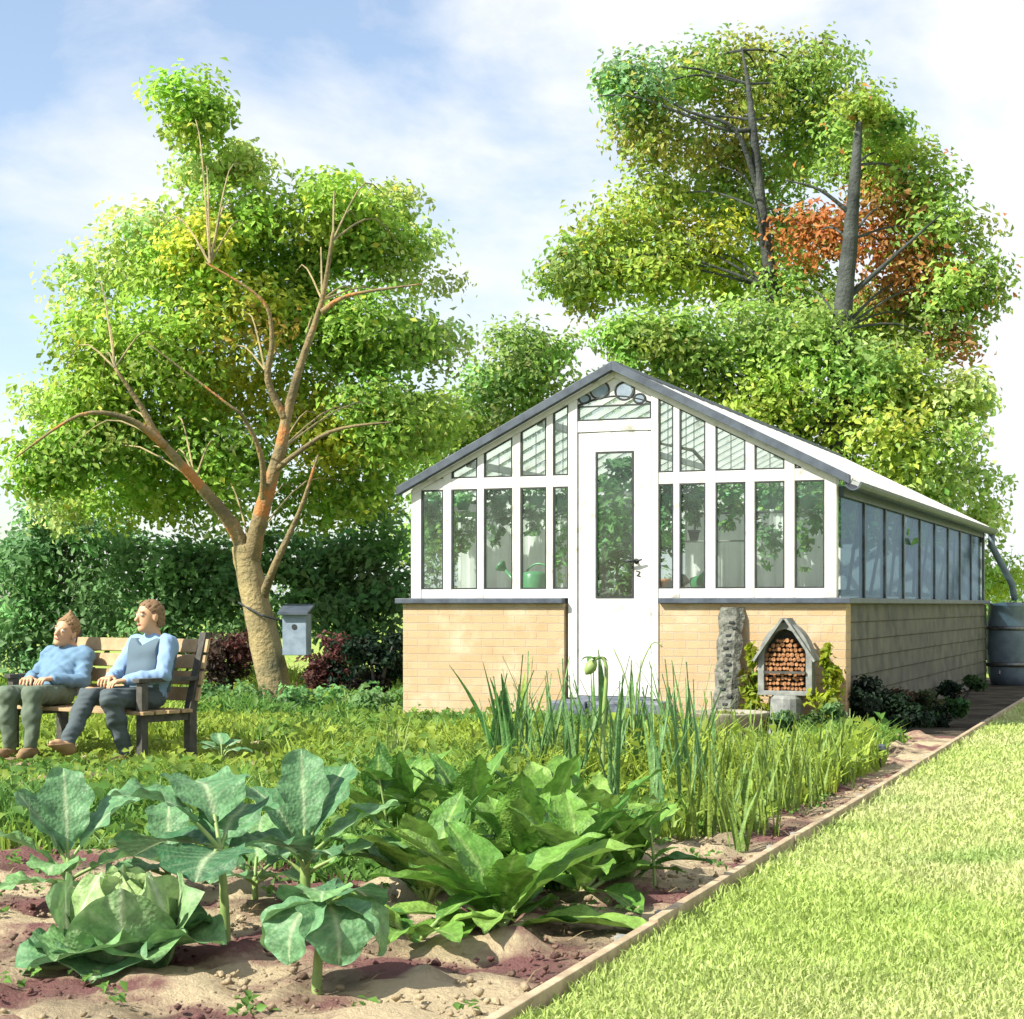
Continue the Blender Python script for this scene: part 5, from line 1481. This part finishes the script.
# ------------------------------------------------------------------ the bench and its two sitters
def surface_nets(f, org, h):
    """quads on the zero level of the grid f (negative inside)"""
    nx, ny, nz_ = f.shape
    ins = f < 0
    cnt = np.zeros((nx - 1, ny - 1, nz_ - 1), dtype=np.int8)
    for a in (0, 1):
        for b in (0, 1):
            for c in (0, 1):
                cnt += ins[a:nx - 1 + a, b:ny - 1 + b, c:nz_ - 1 + c]
    act = (cnt > 0) & (cnt < 8)
    ci = np.argwhere(act)
    vid = -np.ones(act.shape, dtype=np.int32)
    vid[act] = np.arange(len(ci))
    acc = np.zeros((len(ci), 3)); num = np.zeros(len(ci))
    corners = [(a, b, c) for a in (0, 1) for b in (0, 1) for c in (0, 1)]
    for i, c0_ in enumerate(corners):
        for ax in range(3):
            if c0_[ax] == 1:
                continue
            c1_ = list(c0_); c1_[ax] = 1
            f0 = f[ci[:, 0] + c0_[0], ci[:, 1] + c0_[1], ci[:, 2] + c0_[2]]
            f1 = f[ci[:, 0] + c1_[0], ci[:, 1] + c1_[1], ci[:, 2] + c1_[2]]
            m = (f0 < 0) != (f1 < 0)
            tt_ = f0[m] / (f0[m] - f1[m])
            p_ = np.tile(np.array(c0_, dtype=float), (m.sum(), 1))
            p_[:, ax] += tt_
            acc[m] += p_; num[m] += 1
    V = (ci + acc / num[:, None]) * h + np.array(org)
    F = []
    for ax in range(3):
        sl0 = [slice(1, -1)] * 3; sl0[ax] = slice(0, -1)
        sl1 = [slice(1, -1)] * 3; sl1[ax] = slice(1, None)
        a_, b_ = ins[tuple(sl0)], ins[tuple(sl1)]
        e = np.argwhere(a_ != b_)
        fl_ = a_[e[:, 0], e[:, 1], e[:, 2]]
        o_ = np.ones(3, dtype=int); o_[ax] = 0
        e = e + o_
        u, v = [(1, 2), (2, 0), (0, 1)][ax]
        du = np.zeros(3, dtype=int); du[u] = 1
        dv = np.zeros(3, dtype=int); dv[v] = 1
        q_ = [vid[tuple((e - s_).T)] for s_ in (du + dv, dv, 0 * du, du)]
        Q = np.stack(q_, 1)
        Q[~fl_] = Q[~fl_][:, ::-1]
        F.append(Q)
    return V, np.concatenate(F)

class Body:
    """rounded cones and ellipsoids blended into one skin"""
    def __init__(self, lo, hi, h):
        self.h = h
        self.lo = np.array(lo, dtype=float)
        self.n = np.ceil((np.array(hi) - self.lo) / h).astype(int) + 1
        self.f = np.full(tuple(self.n), 9.0, dtype=np.float32)
    def _grid(self, lo, hi):
        i0 = np.clip(np.floor((np.array(lo) - self.lo) / self.h).astype(int), 0, self.n - 1)
        i1 = np.clip(np.ceil((np.array(hi) - self.lo) / self.h).astype(int) + 1, 1, self.n)
        ax = [self.lo[k] + np.arange(i0[k], i1[k]) * self.h for k in range(3)]
        return tuple(slice(i0[k], i1[k]) for k in range(3)), np.meshgrid(*ax, indexing='ij', sparse=True)
    def _put(self, sl, d, k):
        a = self.f[sl]
        if k > 0:
            hh = np.clip(0.5 + 0.5 * (a - d) / k, 0, 1)
            self.f[sl] = a * (1 - hh) + d * hh - k * hh * (1 - hh)
        else:
            self.f[sl] = np.minimum(a, d)
    def cone(self, a, b, ra, rb, k=0.02, flat=None):
        a, b = np.array(a, float), np.array(b, float)
        pad = max(ra, rb) + k * 2 + 3 * self.h
        sl, (x, y, z) = self._grid(np.minimum(a, b) - pad, np.maximum(a, b) + pad)
        d = b - a
        L2 = max(float(d @ d), 1e-9)
        t = np.clip(((x - a[0]) * d[0] + (y - a[1]) * d[1] + (z - a[2]) * d[2]) / L2, 0, 1)
        dd = np.sqrt((x - a[0] - t * d[0]) ** 2 + (y - a[1] - t * d[1]) ** 2 + (z - a[2] - t * d[2]) ** 2) - (ra + (rb - ra) * t)
        self._put(sl, dd.astype(np.float32), k)
    def ell(self, c, r, k=0.02, rot=None, sub=False):
        c, r = np.array(c, float), np.array(r, float)
        pad = r.max() + k * 2 + 3 * self.h
        sl, (x, y, z) = self._grid(c - pad, c + pad)
        x, y, z = np.broadcast_arrays(x - c[0], y - c[1], z - c[2])
        if rot is not None:
            m = np.array(rot.transposed())
            x, y, z = (m[i, 0] * x + m[i, 1] * y + m[i, 2] * z for i in range(3))
        q_ = np.sqrt((x / r[0]) ** 2 + (y / r[1]) ** 2 + (z / r[2]) ** 2)
        d = ((q_ - 1) * r.min()).astype(np.float32)
        if sub:
            self.f[sl] = np.maximum(self.f[sl], -d)
        else:
            self._put(sl, d, k)
    def cut(self, fn):
        sl, (x, y, z) = self._grid(self.lo, self.lo + self.n * self.h)
        self.f = np.maximum(self.f, np.broadcast_to(fn(x, y, z), self.f.shape).astype(np.float32))
    def wrinkle(self, amp, fq, seed):
        g = np.random.default_rng(seed)
        sl, (x, y, z) = self._grid(self.lo, self.lo + self.n * self.h)
        w = 0
        for k in range(6):
            v = g.normal(size=3); v *= fq * g.uniform(0.6, 1.6) / np.linalg.norm(v)
            w = w + np.sin(x * v[0] + y * v[1] + z * v[2] + g.uniform(0, 6.28))
        self.f = self.f + (amp * w / 2.4).astype(np.float32)
    def mesh(self, name, mat, parent, colf):
        self.f[0], self.f[-1] = 1, 1
        self.f[:, 0], self.f[:, -1] = 1, 1
        self.f[:, :, 0], self.f[:, :, -1] = 1, 1
        V, F = surface_nets(self.f, self.lo, self.h)
        C = colf(V) if callable(colf) else np.tile(np.array(colf), (len(V), 1))
        return np_mesh(name, V, F, mat, parent, C, smooth=True)

FACE = Vector((-0.58, -0.81, 0)).normalized()
BROT = math.atan2(FACE.y, FACE.x) - pi / 2          # bench: y forwards, x along the seat
BC = Vector((-3.04, 12.92, 0))
bench = tag(empty("garden_bench", BC, BROT), "tan wooden garden bench seating the two people", "bench")
HL = 0.76
s = MB()
for k in range(4):
    y = -0.20 + k * 0.125
    s.box((-HL, y, 0.375), (HL, y + 0.10, 0.40))
s.build("seat_slat", 'bench_wood', bench, 0.004)
bk = MB()
mt = Matrix.Translation((0, -0.22, 0.40)) @ Matrix.Rotation(R(14), 4, 'X')
for k in range(4):
    bk.box((-HL, -0.035, 0.06 + k * 0.12), (HL, -0.012, 0.16 + k * 0.12), mt)
bk.build("backrest_slat", 'bench_wood', bench, 0.004)
for a_ in (-1, 1):
    x = a_ * (HL - 0.06)
    MB().box((x - 0.03, 0.20, 0), (x + 0.03, 0.26, 0.60)).build("leg", 'dark_wood', bench, 0.004)
    MB().add([(x - 0.03, -0.27, 0), (x + 0.03, -0.27, 0), (x + 0.03, -0.20, 0), (x - 0.03, -0.20, 0), (x - 0.03, -0.41, 0.95), (x + 0.03, -0.41, 0.95), (x + 0.03, -0.36, 0.95), (x - 0.03, -0.36, 0.95),
              (x - 0.03, -0.27, 0.40), (x + 0.03, -0.27, 0.40), (x + 0.03, -0.20, 0.40), (x - 0.03, -0.20, 0.40)],
             [(3, 2, 1, 0), (4, 5, 6, 7), (0, 1, 9, 8), (1, 2, 10, 9), (2, 3, 11, 10), (3, 0, 8, 11), (8, 9, 5, 4), (9, 10, 6, 5), (10, 11, 7, 6), (11, 8, 4, 7)]).build("leg", 'dark_wood', bench)
    MB().box((x - 0.035, -0.30, 0.602), (x + 0.035, 0.29, 0.632)).build("armrest", 'dark_wood', bench, 0.005)
    MB().box((x - 0.02, -0.20, 0.32), (x + 0.02, 0.20, 0.372)).build("seat_rail", 'dark_wood', bench)

SKIN = np.array([0.50, 0.29, 0.165])
def hand(B, wrist, d, nrm, side, k=0.006):
    """palm and five curled fingers; d along the hand, nrm out of the back of the hand"""
    d = Vector(d).normalized(); nrm = Vector(nrm); nrm = (nrm - d * nrm.dot(d)).normalized()
    s_ = d.cross(nrm) * side
    w = Vector(wrist)
    for q_ in (-0.028, -0.010, 0.010, 0.028):
        B.cone(w + s_ * q_ * 0.6, w + d * 0.085 + s_ * q_, 0.016, 0.013, 0.012)
    for q_, L_ in ((-0.034, 0.060), (-0.011, 0.076), (0.012, 0.080), (0.035, 0.070)):
        p0_ = w + d * 0.085 + s_ * q_
        p1_ = p0_ + (d * 0.9 - nrm * 0.35).normalized() * L_ * 0.45 + s_ * q_ * 0.15
        p2_ = p1_ + (d * 0.55 - nrm * 0.8).normalized() * L_ * 0.35
        p3_ = p2_ + (d * 0.15 - nrm).normalized() * L_ * 0.25
        B.cone(p0_, p1_, 0.0095, 0.0088, k); B.cone(p1_, p2_, 0.0088, 0.008, k); B.cone(p2_, p3_, 0.008, 0.007, k)
    t0_ = w + d * 0.03 + s_ * 0.026
    t1_ = t0_ + (d * 0.6 + s_ * 0.8 - nrm * 0.2).normalized() * 0.042
    t2_ = t1_ + (d * 0.9 + s_ * 0.1 - nrm * 0.35).normalized() * 0.034
    B.cone(t0_, t1_, 0.014, 0.011, 0.010); B.cone(t1_, t2_, 0.0105, 0.0085, k)

def sitter(x, label, J, cols, seed, head_rot, hair_kind, vest, turn=0.0):
    """J: joints in bench space relative to (x, 0, 0)"""
    g = empty("person", BC + Vector((cos(BROT), sin(BROT), 0)) * x, BROT + R(turn))
    tag(g, label, "person")
    lo, hi = (-0.42, -0.52, -0.02), (0.42, 1.02, 1.32)
    hm = Matrix.Rotation(R(head_rot[2]), 3, 'Z') @ Matrix.Rotation(R(head_rot[0]), 3, 'X') @ Matrix.Rotation(R(head_rot[1]), 3, 'Y')
    hc = Vector(J['head'])
    def H(p_):
        return hc + hm @ Vector(p_)
    def torso(B, e, k=0.05):
        B.ell(Vector(J['pelvis']), (0.155 + e, 0.115 + e, 0.11 + e), k)
        B.cone(J['pelvis'], J['waist'], 0.115 + e, 0.115 + e, k)
        mid = (Vector(J['waist']) + Vector(J['chest'])) / 2
        for q_ in (-0.06, 0.06):
            B.cone(Vector(J['waist']) + Vector((q_ * 0.8, 0, 0)), Vector(J['chest']) + Vector((q_, 0, 0)), 0.105 + e, 0.108 + e, k)
        for s_ in ('l', 'r'):
            B.cone(J['chest'], J['sh' + s_], 0.085 + e, 0.062 + e, k)
        B.cone(J['chest'], J['neck'], 0.075 + e, 0.055 + e, k)
    def arms(B, e, upto=1.0, k=0.025):
        for s_ in ('l', 'r'):
            B.cone(J['sh' + s_], J['el' + s_], 0.056 + e, 0.044 + e, k)
            a_, b_ = Vector(J['el' + s_]), Vector(J['wr' + s_])
            B.cone(a_, a_ + (b_ - a_) * upto, 0.043 + e, 0.030 + e if upto == 1 else 0.033 + e, k)
    def legs(B, e, k=0.03, upto=1.0):
        for s_ in ('l', 'r'):
            B.cone(J['hip' + s_], J['kn' + s_], 0.085 + e, 0.060 + e, k)
            a_, b_ = Vector(J['kn' + s_]), Vector(J['an' + s_])
            m_ = a_ + (b_ - a_) * 0.35
            B.cone(a_, m_, 0.057 + e, 0.055 + e, k)
            B.cone(m_, a_ + (b_ - a_) * upto, 0.055 + e, 0.040 + e, k)
    def feet(B, e):
        for s_ in ('l', 'r'):
            a_, b_ = Vector(J['an' + s_]), Vector(J['toe' + s_])
            B.cone(a_, a_ + (b_ - a_) * 0.25 + Vector((0, 0, -0.02)), 0.040 + e, 0.038 + e, 0.02)
            B.cone(a_ + Vector((0, -0.03, -0.035)), a_ + (b_ - a_) * 0.6, 0.036 + e, 0.038 + e, 0.02)
            B.cone(a_ + (b_ - a_) * 0.5, b_, 0.038 + e, 0.026 + e, 0.02)
    # body
    B = Body(lo, hi, 0.006)
    torso(B, -0.012); arms(B, -0.006); legs(B, -0.012); feet(B, -0.010)
    B.cone(J['neck'], H((0, -0.02, -0.05)), 0.052, 0.050, 0.02)
    B.ell(H((0, -0.008, 0.028)), (0.076, 0.094, 0.088), 0.02, hm)
    B.ell(H((0, 0.018, -0.045)), (0.058, 0.070, 0.075), 0.03, hm)
    B.ell(H((0, 0.060, -0.095)), (0.028, 0.024, 0.020), 0.02, hm)
    B.cone(H((0, 0.085, 0.012)), H((0, 0.106, -0.030)), 0.009, 0.014, 0.012)
    for s_ in (-1, 1):
        B.ell(H((s_ * 0.034, 0.098, 0.006)), (0.017, 0.016, 0.011), 0, hm, sub=True)
        B.ell(H((s_ * 0.034, 0.078, 0.006)), (0.013, 0.013, 0.012), 0.0, hm)
        B.ell(H((s_ * 0.078, -0.008, -0.008)), (0.012, 0.020, 0.033), 0.008, hm)
        B.ell(H((s_ * 0.034, 0.080, 0.026)), (0.022, 0.012, 0.006), 0.008, hm)
    B.ell(H((0, 0.086, -0.062)), (0.024, 0.012, 0.007), 0.006, hm)
    for s_, sd_ in (('l', 1), ('r', -1)):
        hand(B, J['wr' + s_], J['hd' + s_], J['hn' + s_], sd_)
    hmi = np.array(hm.transposed())
    def skin(V):
        C = np.tile(SKIN, (len(V), 1)) * (1 + 0.04 * np.sin(V[:, :1] * 40) * np.sin(V[:, 2:3] * 37))
        L_ = (V - np.array(hc)) @ hmi.T
        for s_ in (-1, 1):
            dd = np.sqrt(((L_[:, 0] - s_ * 0.034) / 0.014) ** 2 + ((L_[:, 2] - 0.006) / 0.009) ** 2)
            fr = L_[:, 1] > 0.07
            C[fr & (dd < 1)] = (0.55, 0.52, 0.48)
            C[fr & (dd < 0.62)] = (0.05, 0.035, 0.03)
            br = fr & (np.abs(L_[:, 2] - 0.028) < 0.006) & (np.abs(L_[:, 0] - s_ * 0.034) < 0.022)
            C[br] = cols['hair']
        lip = (L_[:, 1] > 0.07) & (np.abs(L_[:, 2] + 0.062) < 0.008) & (np.abs(L_[:, 0]) < 0.024)
        C[lip] = (0.42, 0.17, 0.13)
        return C
    B.mesh("body", 'skin', g, skin)
    # shirt
    S_ = Body(lo, hi, 0.008)
    torso(S_, 0.008); arms(S_, 0.010, 0.94)
    S_.wrinkle(0.006, 48, seed); S_.wrinkle(0.003, 110, seed + 1)
    nk = Vector(J['neck'])
    S_.cut(lambda X_, Y_, Z_: (Z_ - nk.z - 0.012) * 0.9 + (Y_ - nk.y) * -0.25)
    S_.cut(lambda X_, Y_, Z_: (J['pelvis'][2] - 0.02) - Z_ + 0 * X_)
    S_.mesh("shirt", 'cloth', g, cols['shirt'])
    if vest:
        Vv = Body(lo, hi, 0.008)
        torso(Vv, 0.026)
        Vv.wrinkle(0.003, 40, seed + 3)
        Vv.cut(lambda X_, Y_, Z_: np.abs(X_) - 0.150 + 0 * Z_)
        Vv.cut(lambda X_, Y_, Z_: (Z_ - nk.z + 0.015) + 0.55 * (0.10 - np.abs(X_)).clip(0) * (Y_ > nk.y + 0.02))
        Vv.cut(lambda X_, Y_, Z_: (J['pelvis'][2] + 0.03) - Z_ + 0 * X_)
        Vv.mesh("waistcoat", 'cloth', g, cols['vest'])
    # trousers
    T_ = Body(lo, hi, 0.008)
    T_.ell(Vector(J['pelvis']) + Vector((0, 0, -0.01)), (0.165, 0.125, 0.105), 0.04)
    legs(T_, 0.010, 0.03, 0.93)
    T_.wrinkle(0.006, 45, seed + 5); T_.wrinkle(0.003, 105, seed + 6)
    T_.cut(lambda X_, Y_, Z_: Z_ - (J['pelvis'][2] + 0.075) + 0 * X_)
    T_.mesh("trousers", 'cloth', g, cols['trousers'])
    # shoes, one each
    for s_ in ('l', 'r'):
        a_ = Vector(J['an' + s_]); b_ = Vector(J['toe' + s_])
        F_ = Body(a_ - Vector((0.14, 0.16, 0.16)), a_ + Vector((0.14, 0.34, 0.16)), 0.006)
        F_.cone(a_ + Vector((0, -0.035, -0.035)), a_ + (b_ - a_) * 0.6, 0.041, 0.043, 0.02)
        F_.cone(a_ + (b_ - a_) * 0.5, b_, 0.043, 0.031, 0.02)
        F_.cone(a_, a_ + Vector((0, 0, -0.03)), 0.044, 0.044, 0.02)
        F_.cut(lambda X_, Y_, Z_: Z_ - (a_.z + 0.012) + 0 * X_)
        F_.mesh("shoe", 'cloth', g, cols['shoe'])
    # hair
    Hh = Body(hc - Vector((0.18, 0.18, 0.18)), hc + Vector((0.18, 0.18, 0.22)), 0.006)
    Hh.ell(H((0, -0.014, 0.034)), (0.086, 0.103, 0.096), 0.01, hm)
    if hair_kind == 'tuft':
        Hh.cone(H((0, -0.01, 0.10)), H((0.0, 0.015, 0.165)), 0.05, 0.010, 0.03)
    else:
        Hh.ell(H((0, -0.05, -0.03)), (0.078, 0.068, 0.07), 0.02, hm)
    hh_ = np.array(hm)
    def hairline(X_, Y_, Z_):
        dx, dy, dz = X_ - hc.x, Y_ - hc.y, Z_ - hc.z
        ly = hh_[0, 1] * dx + hh_[1, 1] * dy + hh_[2, 1] * dz
        lz = hh_[0, 2] * dx + hh_[1, 2] * dy + hh_[2, 2] * dz
        return np.maximum((ly - 0.058) - (lz - 0.06).clip(-0.1, 0.2) * 0.9, np.maximum(-lz - 0.07, 0) + np.maximum(-lz + 0.0, 0) * (ly > -0.01) - 0.001)
    Hh.cut(hairline)
    Hh.wrinkle(0.0012, 200, seed + 9)
    Hh.mesh("hair", 'hair', g, cols['hair'])
    return g

J2 = dict(pelvis=(0, -0.02, 0.49), waist=(0, -0.05, 0.62), chest=(0, -0.09, 0.78), neck=(0, -0.10, 0.925), head=(0, -0.06, 1.065),
          shl=(-0.165, -0.09, 0.865), shr=(0.165, -0.09, 0.865), ell=(-0.235, 0.03, 0.645), elr=(0.235, 0.03, 0.645), wrl=(-0.09, 0.24, 0.615), wrr=(0.08, 0.23, 0.63),
          hdl=(0.35, 0.9, -0.1), hdr=(-0.35, 0.9, -0.05), hnl=(0, 0.1, 1), hnr=(0, 0.1, 1),
          hipl=(-0.09, 0.02, 0.485), hipr=(0.09, 0.02, 0.485), knl=(-0.13, 0.43, 0.495), knr=(0.07, 0.44, 0.52), anl=(-0.12, 0.26, 0.085), anr=(-0.02, 0.72, 0.19),
          toel=(-0.13, 0.42, 0.04), toer=(-0.04, 0.87, 0.21))
sitter(-0.46, "person in pale blue shirt and slate waistcoat nearest on the bench, one leg stretched out", J2,
       dict(shirt=(0.21, 0.32, 0.48), vest=(0.09, 0.13, 0.16), trousers=(0.075, 0.095, 0.10), shoe=(0.26, 0.17, 0.085), hair=(0.20, 0.12, 0.06)), 3, (4, 3, -14), 'short', True)
J1 = dict(pelvis=(0, 0.02, 0.485), waist=(0, -0.05, 0.585), chest=(0, -0.15, 0.70), neck=(0, -0.20, 0.82), head=(0.01, -0.15, 0.945),
          shl=(-0.155, -0.17, 0.765), shr=(0.155, -0.17, 0.765), ell=(-0.22, -0.03, 0.575), elr=(0.22, -0.03, 0.58), wrl=(-0.10, 0.19, 0.60), wrr=(0.09, 0.19, 0.60),
          hdl=(0.3, 0.9, 0.0), hdr=(-0.3, 0.9, 0.0), hnl=(0, 0, 1), hnr=(0, 0, 1),
          hipl=(-0.085, 0.06, 0.48), hipr=(0.085, 0.06, 0.48), knl=(-0.11, 0.45, 0.505), knr=(0.10, 0.46, 0.49), anl=(-0.10, 0.45, 0.10), anr=(0.12, 0.40, 0.085),
          toel=(-0.12, 0.61, 0.06), toer=(0.14, 0.56, 0.045))
sitter(0.50, "person in blue shirt and green-grey trousers slumped at the far end of the bench", J1,
       dict(shirt=(0.13, 0.22, 0.31), vest=(0.2, 0.2, 0.2), trousers=(0.12, 0.155, 0.11), shoe=(0.24, 0.16, 0.085), hair=(0.24, 0.15, 0.07)), 17, (8, -14, -4), 'tuft', False, 16)
